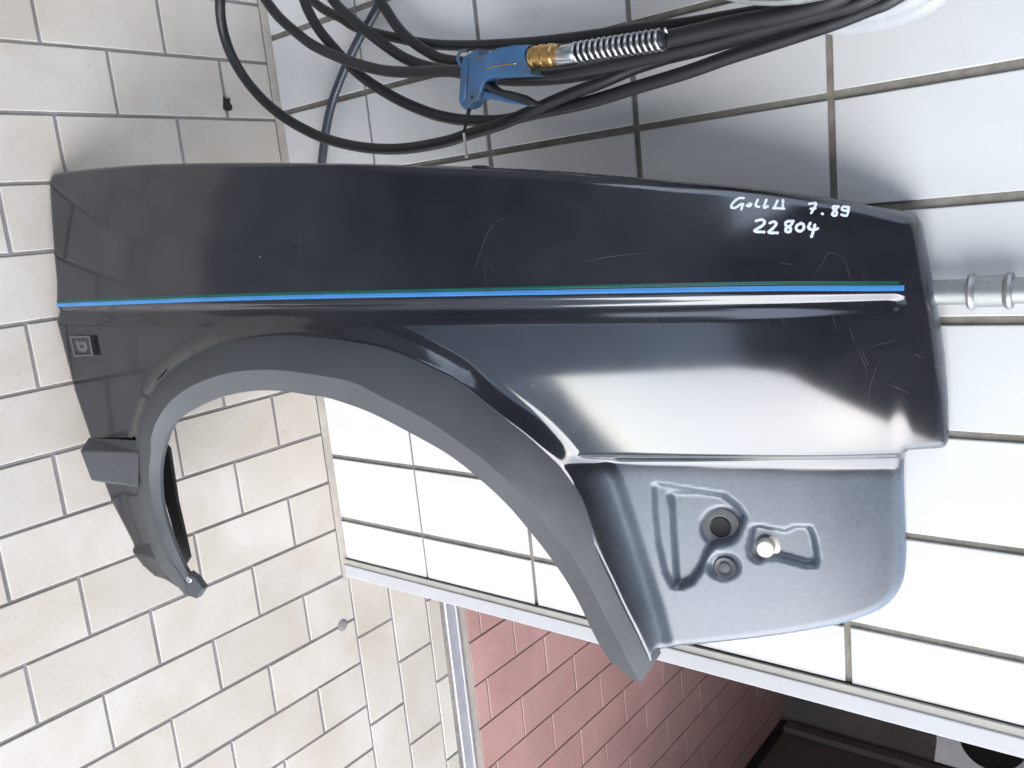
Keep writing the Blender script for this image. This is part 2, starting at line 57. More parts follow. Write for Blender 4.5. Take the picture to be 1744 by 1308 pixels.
 'g_screwhole': [[0.0104,-0.165,0.6127]],
 'g_groove': [[-0.0188,-0.165,0.6366],[-0.0193,-0.165,0.6608],[-0.0167,-0.165,0.6882]],
 'g_nozzle': [[0.0224,-0.165,0.5965],[0.0321,-0.165,0.592],[0.0502,-0.165,0.5831]],
 'g_tip': [[0.0502,-0.165,0.5831],[0.0645,-0.165,0.5831],[0.0829,-0.165,0.5829]],
 'g_fer': [[-0.0159,-0.165,0.7425],[-0.0146,-0.165,0.7685]],
 'g_spring': [[-0.0146,-0.165,0.7685],[-0.0106,-0.165,0.8273],[-0.0064,-0.165,0.8842]],
 'pipe': [[0.2921,-0.03,1.1213],[0.2931,-0.03,1.1579],[0.2941,-0.03,1.1927],[0.2945,-0.03,1.2066]],
 'reel': [[-0.025,-0.19,0.9671],[-0.0098,-0.19,1.0131],[-0.0047,-0.19,1.0574]],
 'cabinet': [[2.2916,2.2222,0.6071],[2.3961,2.1619,0.626],[2.3,2.2174,0.6805],[2.3481,2.1896,0.7322],[2.3512,2.1878,0.7975],[2.2926,2.2216,0.8987],[2.3239,2.2035,0.9016]],
 'wallpts': [[2.4,2.3612,-0.0226],[2.4,1.8155,0.0163],[2.4,2.2186,0.3487],[2.4,2.1248,0.5508],[2.4,2.3736,0.5572]],
 'speck': [-0.0792,-0.1136,0.0],
 'plug': [0.9418,-0.0291,0.0],
 'tab': [[0.6484,0.0897,-0.028],[0.6559,0.0841,-0.028],[0.6743,0.0862,-0.028],[0.6823,0.0929,-0.028]],
 'scratches': [[[1.083,0.299],[1.085,0.3066],[1.0885,0.3142]],[[1.1027,0.321],[1.1158,0.3172],[1.1302,0.314]],[[1.09,0.3187],[1.0945,0.3307],[1.0981,0.3398],[1.1001,0.3512]],[[1.1113,0.3387],[1.1078,0.351],[1.1037,0.3651],[1.1017,0.3883]],[[1.118,0.3622],[1.1313,0.3676],[1.1472,0.3769]],[[0.9944,0.2786],[0.9971,0.2847],[0.9994,0.2898]],[[1.0103,0.2804],[1.0129,0.2854],[1.016,0.2905]],[[1.0951,0.3223],[1.0981,0.3308],[1.1027,0.3422]],[[1.0653,0.2824],[1.0672,0.2906],[1.0692,0.2989]],[[1.1473,0.3289],[1.1524,0.3328],[1.1582,0.335]],[[0.6574,0.2123],[0.6633,0.1971],[0.6691,0.182],[0.677,0.1663],[0.6893,0.1539],[0.7027,0.1507]],[[1.0097,0.2221],[1.0177,0.2245],[1.0256,0.2256]],[[1.0774,0.2224],[1.082,0.2366],[1.0849,0.2468]],[[1.0461,0.2395],[1.0552,0.2274],[1.0625,0.2152],[1.0792,0.2225]],[[0.4077,0.1436],[0.4135,0.1608],[0.4093,0.1758]],[[0.256,0.1009],[0.2454,0.132],[0.2342,0.1634]],[[0.7835,0.2098],[0.8253,0.2049],[0.8659,0.2028]]],
}

# ------------------------------------------------------------------ camera, sky, sun, exposure
cam_d = bpy.data.cameras.new('camera'); cam = bpy.data.objects.new('camera', cam_d); COL.objects.link(cam)
Rm = CAM['R']
cam.matrix_world = Matrix(((Rm[0][0], -Rm[1][0], -Rm[2][0], CAM['C'][0]), (Rm[0][1], -Rm[1][1], -Rm[2][1], CAM['C'][1]),
                           (Rm[0][2], -Rm[1][2], -Rm[2][2], CAM['C'][2]), (0, 0, 0, 1)))
cam_d.sensor_width = 36; cam_d.lens = CAM['f'] / 1744 * 36; cam_d.clip_start = .02; cam_d.clip_end = 500
SC.camera = cam
SUN = Vector((.56, -.62, .55)).normalized()
world = bpy.data.worlds.new('World'); SC.world = world; world.use_nodes = True
nt = world.node_tree; bg = nt.nodes['Background']
sky = nt.nodes.new('ShaderNodeTexSky'); sky.sky_type = 'NISHITA'; sky.sun_disc = False
sky.sun_elevation = math.asin(SUN.z); sky.sun_rotation = math.atan2(SUN.x, SUN.y)
sky.air_density = 1.0; sky.dust_density = .6; sky.ozone_density = 1.0
hs_ = nt.nodes.new('ShaderNodeHueSaturation'); hs_.inputs['Saturation'].default_value = .55   # a thin overcast greys the blue
nt.links.new(sky.outputs[0], hs_.inputs['Color']); nt.links.new(hs_.outputs[0], bg.inputs[0]); bg.inputs[1].default_value = .15
sl = bpy.data.lights.new('sun', 'SUN'); sl.energy = 1.2; sl.angle = math.radians(104); sl.color = (1, .99, .985)
so = bpy.data.objects.new('sun', sl); COL.objects.link(so); so.rotation_euler = SUN.to_track_quat('Z', 'Y').to_euler(); so.location = (3, -3, 4)
SC.view_settings.view_transform = 'Standard'; SC.view_settings.look = 'None'; SC.view_settings.gamma = 1
SC.view_settings.exposure = 2.2
SC.cycles.max_bounces = 8

# ------------------------------------------------------------------ sheet shape functions
def sstep(x,a,b):
    t=np.clip((x-a)/(b-a),0,1); return t*t*(3-2*t)
def cr(P,n=8,closed=False):
    P=np.asarray(P,float); m=len(P); out=[]
    rng=range(m if closed else m-1)
    for i in rng:
        if closed: p0,p1,p2,p3=P[(i-1)%m],P[i],P[(i+1)%m],P[(i+2)%m]
        else:
            p1,p2=P[i],P[i+1]; p0=P[i-1] if i>0 else 2*p1-p2; p3=P[i+2] if i+2<m else 2*p2-p1
        for k in range(n):
            t=k/n
            out.append(.5*(2*p1+(p2-p0)*t+(2*p0-5*p1+4*p2-p3)*t*t+(3*p1-p0-3*p2+p3)*t**3))
    if not closed: out.append(P[-1])
    return np.array(out)
def pdist(U,V,P,closed=False):
    """distance of points to a polyline"""
    P=np.asarray(P,float); U=np.asarray(U,float); V=np.asarray(V,float); best=np.full(U.shape,1e9)
    Q=np.vstack([P,P[:1]]) if closed else P
    for a,b in zip(Q[:-1],Q[1:]):
        d=b-a; L=d@d+1e-18
        t=np.clip(((U-a[0])*d[0]+(V-a[1])*d[1])/L,0,1)
        best=np.minimum(best,(U-a[0]-t*d[0])**2+(V-a[1]-t*d[1])**2)
    return np.sqrt(best)
def pinside(U,V,P):
    P=np.asarray(P,float); ins=np.zeros(np.shape(U),bool); x1,y1=P[:,0],P[:,1]; x2,y2=np.roll(x1,-1),np.roll(y1,-1)
    for a,b,c,d in zip(x1,y1,x2,y2):
        if b==d: continue
        k=((b>V)!=(d>V))&(U<(c-a)*(V-b)/(d-b)+a); ins^=k
    return ins
def psdf(U,V,P):
    d=pdist(U,V,P,True); return np.where(pinside(U,V,P),-d,d)
def line_v(U,L): return L[0][1]+(U-L[0][0])*(L[1][1]-L[0][1])/(L[1][0]-L[0][0])
def wsurf(U,V,D,edge=True):
    """height of the fender sheet over its base plane (metres); D holds the metric feature curves"""
    U=np.asarray(U,float); V=np.asarray(V,float)
    vs=line_v(U,D['swage']); x=V-vs
    ue=D['swage'][1][0]                       # swage fades out near the nose
    f=1-sstep(U,ue-.012,ue+.012)
    w=-.06*np.maximum(-x,0)-.35*np.maximum(-x,0)**2
    xl=np.maximum(x,0)
    ramp=sstep(U,.35,.75)
    a=np.minimum(xl,.21)                      # the flank curls under towards the bumper, then runs straight
    w=w-ramp*(.36*a*a/.42+.05*np.maximum(xl-.21,0))-(1-ramp)*.012*xl
    # swage: rounded shoulder, then a shallow groove
    w=w-f*.0055*sstep(x,-.001,.009)+f*.0045*sstep(x,.010,.030)
    # nose rolls back
    w=w-.50*np.maximum(U-1.02,0)**2-.09*np.maximum(U-.42,0)**2
    # lip swelling up to the wheel-arch trim
    if 'outer' in D:
        d=pdist(U,V,D['outer']); ins=pinside(U,V,D['archpoly']); d=np.where(ins,0,d)
        lipk=1.-.75*sstep(V-line_v(U,D['rline']),-.02,.04) if 'rline' in D else 1.
        w=w+.013*lipk*np.maximum(1-d/.030,0)**2
    if 'recess' in D:
        r=psdf(U,V,D['recess'])
        vr=line_v(U,D['rline']); t=V-vr
        hard=sstep(t,-.004,.010)
        soft=1-sstep(r,-.016,.036)
        w=w-.024*np.minimum(hard,soft)+.0035*np.exp(-((r+.007)/.007)**2)*sstep(t,.0,.03)*(1-sstep(U,.92,.97))
    if 'step' in D:
        w=w+.007*sstep(V-line_v(U,D['step']),-.003,.004)*(1-sstep(U,.22,.26))
    for key,dep,bw in (('pocket',.005,.004),('pocketin',.008,.004),('pocket2',.010,.005),('cup',.006,.005),('cup2',.006,.005)):
        if key in D: w=w-dep*(1-sstep(psdf(U,V,D[key]),-bw,.001))
    if edge and 'outline' in D:
        d=-psdf(U,V,D['outline'])
        # fold radius: generous along the bonnet edge and the nose, small at the door edge
        r=.005+.006*sstep(U,.2,.9)+.010*sstep(U,1.08,1.16)*(1-sstep(V,.34,.40))-.004*sstep(V,.40,.44)*sstep(U,1.12,1.15)
        e=np.clip(1-d/r,0,1)
        w=w-r*(1-np.sqrt(np.maximum(1-e*e,0)))
    return w

# ------------------------------------------------------------------ materials
def mat(name, col, rough=.5, metal=0, spec=.5):
    m = bpy.data.materials.new(name); m.use_nodes = True
    b = m.node_tree.nodes['Principled BSDF']
    b.inputs['Base Color'].default_value = (*col, 1); b.inputs['Roughness'].default_value = rough
    b.inputs['Metallic'].default_value = metal; b.inputs['Specular IOR Level'].default_value = spec
    return m, m.node_tree, b
def nd(t, typ, **kw):
    n = t.nodes.new(typ)
    for k, v in kw.items(): setattr(n, k, v)
    return n
def noise(t, scale, detail=4, rough=.55, vec=None, dist=0):
    n = nd(t, 'ShaderNodeTexNoise'); n.inputs['Scale'].default_value = scale; n.inputs['Detail'].default_value = detail
    n.inputs['Roughness'].default_value = rough; n.inputs['Distortion'].default_value = dist
    if vec: t.links.new(vec, n.inputs['Vector'])
    return n.outputs['Fac']
def ramp(t, fac, stops):
    r = nd(t, 'ShaderNodeValToRGB'); t.links.new(fac, r.inputs[0]); e = r.color_ramp.elements
    while len(e) < len(stops): e.new(.5)
    for q, (p, c) in zip(e, stops): q.position = p; q.color = (*c, 1) if not isinstance(c, (int, float)) else (c, c, c, 1)
    return r.outputs[0]
def mix(t, fac, a, b, mode='MIX'):
    m = nd(t, 'ShaderNodeMix', data_type='RGBA', blend_type=mode)
    for s, v in ((m.inputs['Factor'], fac), (m.inputs[6], a), (m.inputs[7], b)):
        if hasattr(v, 'links'): t.links.new(v, s)
        elif isinstance(v, (int, float)): s.default_value = v if s.type == 'VALUE' else (v, v, v, 1)
        else: s.default_value = (*v, 1)
    return m.outputs[2]
def math_n(t, op, a, b=0.):
    m = nd(t, 'ShaderNodeMath', operation=op)
    for s, v in zip(m.inputs, (a, b)):
        if hasattr(v, 'links'): t.links.new(v, s)
        else: s.default_value = v
    return m.outputs[0]
def bump(t, b, h, strength=.2, dist=.001):
    n = nd(t, 'ShaderNodeBump'); n.inputs['Strength'].default_value = strength; n.inputs['Distance'].default_value = dist
    t.links.new(h, n.inputs['Height']); t.links.new(n.outputs[0], b.inputs['Normal'])
def pos(t): return nd(t, 'ShaderNodeNewGeometry').outputs['Position']
def objrand(t): return nd(t, 'ShaderNodeObjectInfo').outputs['Random']
M = {}
def tile_mat(name, lo, hi, stain, rough, bumpy, speck):
    m, t, b = mat(name, hi, rough); p = pos(t)
    r = objrand(t)
    base = mix(t, r, lo, hi)
    big = ramp(t, noise(t, 5.5, 5, .6, p, .6), [(.36, 0.), (.72, 1.)])
    c = mix(t, math_n(t, 'MULTIPLY', big, .7), base, stain)
    sp = ramp(t, noise(t, 260, 2, .6, p), [(.66, 0.), (.74, 1.)])
    c = mix(t, math_n(t, 'MULTIPLY', sp, speck), c, (.22, .17, .13))
    spot = ramp(t, noise(t, 42, 3, .5, p), [(.73, 0.), (.78, 1.)])
    c = mix(t, math_n(t, 'MULTIPLY', spot, speck * 1.2), c, (.20, .14, .09))
    t.links.new(c, b.inputs['Base Color'])
    rr = math_n(t, 'ADD', math_n(t, 'MULTIPLY', noise(t, 9, 3, .5, p), .25), rough - .12)
    t.links.new(rr, b.inputs['Roughness'])
    bump(t, b, noise(t, 120, 4, .6, p), bumpy, .0012)
    M[name] = m
tile_mat('cream_tile', (.565, .53, .475), (.645, .61, .555), (.48, .405, .32), .42, .22, .55)
tile_mat('white_tile', (.72, .72, .72), (.76, .76, .76), (.68, .67, .655), .20, .02, .06)
tile_mat('red_tile', (.49, .285, .265), (.56, .335, .31), (.40, .23, .21), .40, .2, .25)
def grout_mat(name, lo, hi):
    m, t, b = mat(name, lo, .9); p = pos(t)
    c = mix(t, ramp(t, noise(t, 60, 6, .7, p), [(.3, 0.), (.7, 1.)]), lo, hi)
    c = mix(t, ramp(t, noise(t, 6, 3, .6, p), [(.45, 0.), (.75, .6)]), c, tuple(x * .55 for x in lo))
    t.links.new(c, b.inputs['Base Color']); bump(t, b, noise(t, 300, 3, .6, p), .6, .001); M[name] = m
grout_mat('floor_grout', (.24, .225, .22), (.32, .30, .295))
grout_mat('wall_grout', (.19, .17, .145), (.34, .31, .27))
grout_mat('red_grout', (.17, .13, .12), (.25, .20, .185))
grout_mat('fillet_mortar', (.40, .36, .30), (.50, .46, .40))
def plain(name, col, rough=.5, metal=0, spec=.5, var=.25, scale=40, bmp=.0):
    m, t, b = mat(name, col, rough, metal, spec); p = pos(t)
    n = noise(t, scale, 5, .6, p)
    c = mix(t, n, tuple(x * (1 - var) for x in col), tuple(min(1, x * (1 + var)) for x in col))
    t.links.new(c, b.inputs['Base Color'])
    t.links.new(math_n(t, 'ADD', math_n(t, 'MULTIPLY', n, .2), max(.02, rough - .1)), b.inputs['Roughness'])
    if bmp: bump(t, b, noise(t, scale * 6, 3, .6, p), bmp, .0008)
    M[name] = m; return m, t, b
plain('trim_white', (.50, .50, .51), .35, 0, .5, .08, 14)
plain('trim_beige', (.42, .40, .36), .6, 0, .5, .15, 30)
plain('black_gap', (.02, .018, .016), .8)
plain('threshold_metal', (.46, .455, .49), .42, .25, .5, .25, 30)
plain('arch_plastic', (.072, .075, .080), .55, 0, .5, .22, 22, .25)
plain('rubber', (.016, .016, .018), .42, 0, .5, .35, 60, .15)
plain('steel_hose', (.045, .055, .075), .30, 0, .5, .3, 40)
m, t, b = plain('blue_enamel', (.035, .10, .21), .38, 0, .5, .35, 55, .1)
gc = mix(t, ramp(t, noise(t, 38, 5, .65, pos(t)), [(.52, 0.), (.66, .85)]), b.inputs['Base Color'].links[0].from_socket, (.06, .065, .065)); t.links.new(gc, b.inputs['Base Color'])
plain('brass', (.62, .40, .15), .30, 1, .5, .3, 60)
plain('steel', (.62, .63, .65), .25, 1, .5, .2, 60)
plain('galvanised', (.40, .41, .40), .45, .85, .5, .35, 35, .2)
plain('pinstripe_green', (.006, .085, .065), .22, 0, .6, .25, 25)
plain('pinstripe_blue', (.06, .23, .52), .22, 0, .6, .22, 25)
plain('marker_white', (.72, .76, .80), .6, 0, .3, .12, 120)
plain('badge_metal', (.05, .05, .054), .42, .3, .5, .3, 90)
plain('badge_rim', (.12, .115, .115), .5, .2, .5, .2, 90)
plain('dark_underseal', (.022, .021, .020), .75, 0, .3, .5, 50, .5)
plain('washer_plastic', (.085, .088, .092), .5)
plain('scratch_grey', (.085, .088, .095), .6, 0, .3, .5, 200)
plain('bolt_zinc', (.80, .72, .62), .35, .4, .5, .2, 80)
plain('clear_hose', (.46, .47, .49), .25, 0, .5, .06, 20)
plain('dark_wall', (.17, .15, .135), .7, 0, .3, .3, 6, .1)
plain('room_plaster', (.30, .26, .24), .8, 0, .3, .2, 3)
plain('added_roof_wood', (.24, .225, .21), .8, 0, .3, .3, 5)
plain('added_house_render', (.62, .70, .80), .85, 0, .3, .15, 2)
plain('added_wall_render', (.24, .24, .25), .85, 0, .3, .3, 4)
plain('concrete', (.20, .20, .20), .85, 0, .3, .2, 3, .2)
plain('steel_sheet', (.60, .61, .63), .28, .8, .5, .15, 8)
# black car paint: deep gloss, dusty veil, bluish sky sheen painted into the recess, hairline scratches
m, t, b = mat('black_paint', (.006, .006, .009),   .06, 0, .7);   p = pos(t); M['black_paint'] = m
du = nd(t, 'ShaderNodeAttribute', attribute_name='dust_sheen').outputs['Fac']
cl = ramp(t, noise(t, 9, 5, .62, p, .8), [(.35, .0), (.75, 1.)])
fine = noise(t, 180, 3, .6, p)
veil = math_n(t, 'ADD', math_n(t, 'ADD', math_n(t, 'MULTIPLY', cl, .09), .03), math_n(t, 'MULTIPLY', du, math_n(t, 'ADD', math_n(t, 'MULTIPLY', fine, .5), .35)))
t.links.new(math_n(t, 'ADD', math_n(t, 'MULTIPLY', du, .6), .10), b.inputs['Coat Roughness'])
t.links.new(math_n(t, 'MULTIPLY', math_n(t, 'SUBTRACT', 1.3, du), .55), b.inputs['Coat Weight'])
c = mix(t, veil, (.006, .0075, .012), mix(t, du, (.13, .125, .135), (.24, .315, .41)))  # bluish end colour stands in for sky reflected by the dull recess
def scratch(rot, sc, thr, seed):
    mp = nd(t, 'ShaderNodeMapping'); mp.inputs['Rotation'].default_value = rot; mp.inputs['Scale'].default_value = sc; mp.inputs['Location'].default_value = (seed, seed * 2, 0)
    t.links.new(p, mp.inputs['Vector'])
    w = nd(t, 'ShaderNodeTexVoronoi', feature='DISTANCE_TO_EDGE'); w.inputs['Scale'].default_value = 1; t.links.new(mp.outputs[0], w.inputs['Vector'])
    msk = ramp(t, noise(t, 13, 2, .5, p), [(thr, 0.), (thr + .06, 1.)])
    return math_n(t, 'MULTIPLY', math_n(t, 'MULTIPLY', ramp(t, w.outputs['Distance'], [(.0, 1.), (.006, 0.)]), msk), .07)
s1 = scratch((.3, .9, .4), (9, 9, 42), .60, 1.3)
s2 = scratch((1.2, .2, 1.0), (7, 40, 7), .62, 4.1)
c = mix(t, math_n(t, 'MAXIMUM', s1, s2), c, (.35, .36, .38))
chip = ramp(t, noise(t, 75, 1, .5, p), [(.83, 0.), (.84, 1.)])
c = mix(t, math_n(t, 'MULTIPLY', chip, .3), c, (.5, .5, .48))
t.links.new(c, b.inputs['Base Color'])
t.links.new(math_n(t, 'ADD', math_n(t, 'ADD', math_n(t, 'MULTIPLY', cl, .06), .09), math_n(t, 'MULTIPLY', du, .30)), b.inputs['Roughness'])
bump(t, b, math_n(t, 'ADD', math_n(t, 'MULTIPLY', noise(t, 420, 2, .5, p), du), math_n(t, 'MULTIPLY', noise(t, 14, 2, .5, p), .35)), .07, .0012)

# ------------------------------------------------------------------ object helpers
def link(name, me, m=None, parent=None):
    o = bpy.data.objects.new(name, me); COL.objects.link(o)
    if m: me.materials.append(M[m])
    if parent: o.parent = parent
    return o
def tag(o, label, cat, group=None):
    o['label'] = label; o['category'] = cat
    if group: o['group'] = group
    return o
def thing(name, label, cat, loc=(0, 0, 0), group=None):
    o = bpy.data.objects.new(name, None); COL.objects.link(o); o.location = loc; o.empty_display_size = .05
    return tag(o, label, cat, group)
def struct(o): o['kind'] = 'structure'; return o
def pmesh(name, v, f, smooth=False):
    me = bpy.data.meshes.new(name); me.from_pydata([tuple(q) for q in v], [], f); me.update()
    bm = bmesh.new(); bm.from_mesh(me); bmesh.ops.recalc_face_normals(bm, faces=bm.faces); bm.to_mesh(me); bm.free()
    if smooth: me.shade_smooth()
    return me
def box(v, f, x0, x1, y0, y1, z0, z1):
    k = len(v); v += [(x, y, z) for x in (x0, x1) for y in (y0, y1) for z in (z0, z1)]
    f += [(k, k+1, k+3, k+2), (k+4, k+6, k+7, k+5), (k, k+4, k+5, k+1), (k+2, k+3, k+7, k+6), (k, k+2, k+6, k+4), (k+1, k+5, k+7, k+3)]
def boxmesh(name, *bs):
    v, f = [], []
    for q in bs: box(v, f, *q)
    return pmesh(name, v, f)
def bevelled(me, w, seg=1):
    bm = bmesh.new(); bm.from_mesh(me)
    bmesh.ops.bevel(bm, geom=list(bm.edges), offset=w, segments=seg, profile=.6, affect='EDGES', clamp_overlap=True)
    bm.to_mesh(me); bm.free(); return me
def tube(pts, r, n=10, cap=True, sub=6, v=None, f=None):
    P = cr(np.array(pts, float), sub) if sub > 1 else np.array(pts, float)
    R = np.interp(np.linspace(0, 1, len(P)), np.linspace(0, 1, len(r)), r) if hasattr(r, '__len__') else np.full(len(P), r)
    T = np.gradient(P, axis=0); T /= np.linalg.norm(T, axis=1)[:, None] + 1e-12
    a = np.cross(T[0], (0, 0, 1)); a = a if np.linalg.norm(a) > .1 else np.cross(T[0], (0, 1, 0)); a /= np.linalg.norm(a)
    v = [] if v is None else v; f = [] if f is None else f; k0 = len(v)
    for i in range(len(P)):
        a = a - T[i] * (a @ T[i]); a /= np.linalg.norm(a); bb = np.cross(T[i], a)
        for j in range(n):
            an = 2 * math.pi * j / n; v.append(tuple(P[i] + R[i] * (math.cos(an) * a + math.sin(an) * bb)))
    for i in range(len(P) - 1):
        for j in range(n):
            q = k0 + i * n; f.append((q + j, q + (j + 1) % n, q + n + (j + 1) % n, q + n + j))
    if cap:
        f.append(tuple(k0 + j for j in range(n))[::-1]); q = k0 + (len(P) - 1) * n; f.append(tuple(q + j for j in range(n)))
    return v, f
def tubemesh(name, pts, r, n=10, sub=6):
    v, f = tube(pts, r, n, True, sub); return pmesh(name, v, f, True)
def lathe(name, p0, ax, prof, n=24):
    """prof: list of (distance along axis, radius)"""
    p0 = np.array(p0, float); ax = np.array(ax, float); ax /= np.linalg.norm(ax)
    a = np.cross(ax, (0, 0, 1)); a = a if np.linalg.norm(a) > .1 else np.cross(ax, (1, 0, 0)); a /= np.linalg.norm(a); bb = np.cross(ax, a)
    v, f = [], []
    for d, r in prof:
        for j in range(n):
            an = 2 * math.pi * j / n; v.append(tuple(p0 + ax * d + r * (math.cos(an) * a + math.sin(an) * bb)))
    for i in range(len(prof) - 1):
        for j in range(n): f.append((i*n+j, i*n+(j+1) % n, (i+1)*n+(j+1) % n, (i+1)*n+j))
    f.append(tuple(range(n))); f.append(tuple((len(prof)-1)*n+j for j in range(n)))
    me = pmesh(name, v, f, True); me.set_sharp_from_angle(angle=math.radians(40)); return me

# ------------------------------------------------------------------ ground, floors, wall
v, f = [], []
X0, X1, Y0 = -.855, 2.345, -1.046
struct(link('ground', pmesh('ground', [(-60, -60, -.012), (60, -60, -.012), (60, 60, -.012), (-60, 60, -.012)], [(0, 1, 2, 3)]), 'concrete'))
floor = struct(link('floor', boxmesh('floor', (X0, X1, Y0, .2525, -.010, -.0022)), 'floor_grout'))
_tiles = {}
def tile_me(name, m, lx, ly, h, bev):
    k = (name, round(lx, 4), round(ly, 4))
    if k not in _tiles:
        x, y, c = lx / 2, ly / 2, bev
        v = [(-x, -y, 0), (x, -y, 0), (x, y, 0), (-x, y, 0), (-x, -y, h - c * .7), (x, -y, h - c * .7), (x, y, h - c * .7), (-x, y, h - c * .7),
             (-x + c, -y + c, h), (x - c, -y + c, h), (x - c, y - c, h), (-x + c, y - c, h)]
        f = [(i, (i+1) % 4, 4 + (i+1) % 4, 4 + i) for i in range(4)] + [(4 + i, 4 + (i+1) % 4, 8 + (i+1) % 4, 8 + i) for i in range(4)] + [(8, 9, 10, 11)]
        me = pmesh(name, v, f); me.materials.append(M[m]); _tiles[k] = me
    return _tiles[k]
def tile(parent, m, x0, x1, y0, y1, z0, h=.0045, bev=.0012, jit=.0006, tilt=.0025):
    me = tile_me('tile', m, x1 - x0, y1 - y0, h, bev)
    o = bpy.data.objects.new('tile', me); COL.objects.link(o); o.parent = parent
    o.location = ((x0 + x1) / 2 + random.uniform(-jit, jit), (y0 + y1) / 2 + random.uniform(-jit, jit), z0 + random.uniform(-.0004, .0004))
    o.rotation_euler = (random.uniform(-tilt, tilt), random.uniform(-tilt, tilt), random.uniform(-tilt, tilt) * .7)
    return o
W, L, XA, YO = .1, .20035, -.1554, .0154
G = .0055
for i in range(-7, 25):
    xa, xb = XA + i * W + G / 2, XA + (i + 1) * W - G / 2
    cuts = [YO] + [YO + (k + (.5 if i % 2 == 0 else 1.)) * L for k in range(6)]
    for a, b2 in zip(cuts[:-1], cuts[1:]):
        if a > 1.0: break
        tile(floor, 'cream_tile', xa, xb, -min(b2, 1.04) + G / 2, -a - (G / 2 if a > YO else .001) if a > YO or xa < .84 else -.0025, -.0045)
# the strip of tiles turned along the doorway
for y0, y1, xs in ((.001, .099, .991), (.102, .2035, 1.097), (.2065, .247, .996)):
    x = xs - .202 * 1
    while x < 2.2:
        a, b2 = max(x, .845), x + .2
        if b2 - a > .02: tile(floor, 'cream_tile', a + .002, b2 - .002, y0 + .001, y1 - .001, -.0045)
        x += .202
fil = pmesh('mortar_fillet', [(-.85, -.0154, 0), (.856, -.0154, 0), (.856, -.0154, .0008), (-.85, -.0154, .0008), (-.85, -.001, .006), (.856, -.001, .006), (-.85, -.001, -.002), (.856, -.001, -.002)],
            [(0, 1, 2, 3), (3, 2, 5, 4), (0, 3, 4, 6), (1, 7, 5, 2)])
link('mortar_fillet', fil, 'fillet_mortar', floor)
v, f = tube([(.935, -.029, .0005), (.942, -.029, .0012), (.950, -.028, .0005)], .001, 6)
bl = link('mortar_blob', lathe('mortar_blob', (.946, -.034, 0), (0, 0, 1), [(.0002, .013), (.0012, .0115), (.0016, .004)], 14), 'floor_grout', floor)
# red tiles of the room beyond
room_floor = struct(link('room_floor', boxmesh('room_floor', (.30, 2.395, .3045, 3.6, -.010, -.0018)), 'red_grout'))
for i in range(-6, 11):
    xa, xb = 1.157 + i * .1158, 1.157 + (i + 1) * .1158
    if xb > 2.4: xb = 2.39
    y = .306
    off = .6125 if i % 2 else .4945
    first = off - .24 * math.ceil((off - .33) / .24)
    ys = [.326] + [first + k * .2405 for k in range(0, 16) if first + k * .2405 > .345]
    for a, b2 in zip(ys[:-1], ys[1:]):
        if a > 3.3: break
        if xb < .8 and a > 1.2: continue
        tile(room_floor, 'red_tile', xa + .0022, xb - .0022, a + .0022, b2 - .0022, -.0045, tilt=.0015)
link('mortar_strip', boxmesh('mortar_strip', (.86, 2.39, .3046, .3245, -.003, .0012)), 'fillet_mortar', room_floor)
# door threshold: a worn metal bar with a ridge
th = thing('door_threshold', 'worn grey metal threshold bar between cream and red floor tiles', 'threshold', (1.5, .278, 0))
def local(me, o):
    me.transform(Matrix.Translation(-Vector(o.location))); return me
link('bar', local(bevelled(boxmesh('bar', (.857, 2.39, .2550, .2985, -.003, .007)), .002), th), 'threshold_metal', th)
link('ridge', local(bevelled(boxmesh('ridge', (.857, 2.39, .2860, .2910, .0068, .0095)), .001), th), 'threshold_metal', th)
link('edge_seal', local(boxmesh('edge_seal', (.857, 2.39, .2482, .2546, -.002, .002)), 'wall_grout' and local(boxmesh('x', (0, .001, 0, .001, 0, .001)), th)) if False else local(boxmesh('edge_seal', (.857, 2.39, .2482, .2546, -.002, .002)), th), 'wall_grout', th)
# the white tiled wall
wall = thing('tiled_wall', 'white tiled wall behind the leaning black fender, grey joints', 'wall', (0, 0, 0))
XE = .8095
link('mortar_bed', boxmesh('mortar_bed', (-1.75, XE + .012, .0005, .24, -.01, 2.6)), 'wall_grout', wall)
WX, WZ, XW, ZW = .13187, .25780, -.19785, .23305
zs = [.0035] + [ZW + k * WZ for k in range(10)]
for ci in range(-11, 8):
    for ri in range(9):
        xa, xb = XW + ci * WX, XW + (ci + 1) * WX
        if xb > XE: xb = XE
        if xb == XE: xb += .0048
        if xb - xa < .01: continue
        za, zb = zs[ri], zs[ri + 1]
        g1, g2 = .0050 + random.uniform(-.0005, .0005), .0042 + random.uniform(-.0004, .0004)
        me = tile_me('tile', 'white_tile', round(xb - xa - 2 * g1, 3), round(zb - za - (g2 * 2 if ri else g2), 3), .0035, .0011)
        o = bpy.data.objects.new('tile', me); COL.objects.link(o); o.parent = wall
        o.rotation_euler = (math.pi / 2 + random.uniform(-.002, .002), random.uniform(-.0015, .0015), random.uniform(-.002, .002))
        o.location = ((xa + xb) / 2 - (.004 if xb == XE else 0) * 0, -.0002, (za + zb) / 2 + (0 if ri else .001))
# corner profile at the end of the wall
ct = thing('corner_trim', 'pale metal corner profile running up the end of the tiled wall', 'wall trim', (.83, 0, 0))
link('joint', local(boxmesh('joint', (XE + .0003, XE + .0018, -.0030, .05, .0015, 2.6)), ct), 'black_gap', ct)
link('flange', local(boxmesh('flange', (XE + .0020, XE + .0126, -.0075, .05, .0015, 2.6)), ct), 'trim_beige', ct)
link('profile', local(bevelled(boxmesh('profile', (XE + .0128, .8480, -.0100, .238, .0015, 2.6)), .002, 2), ct), 'trim_white', ct)

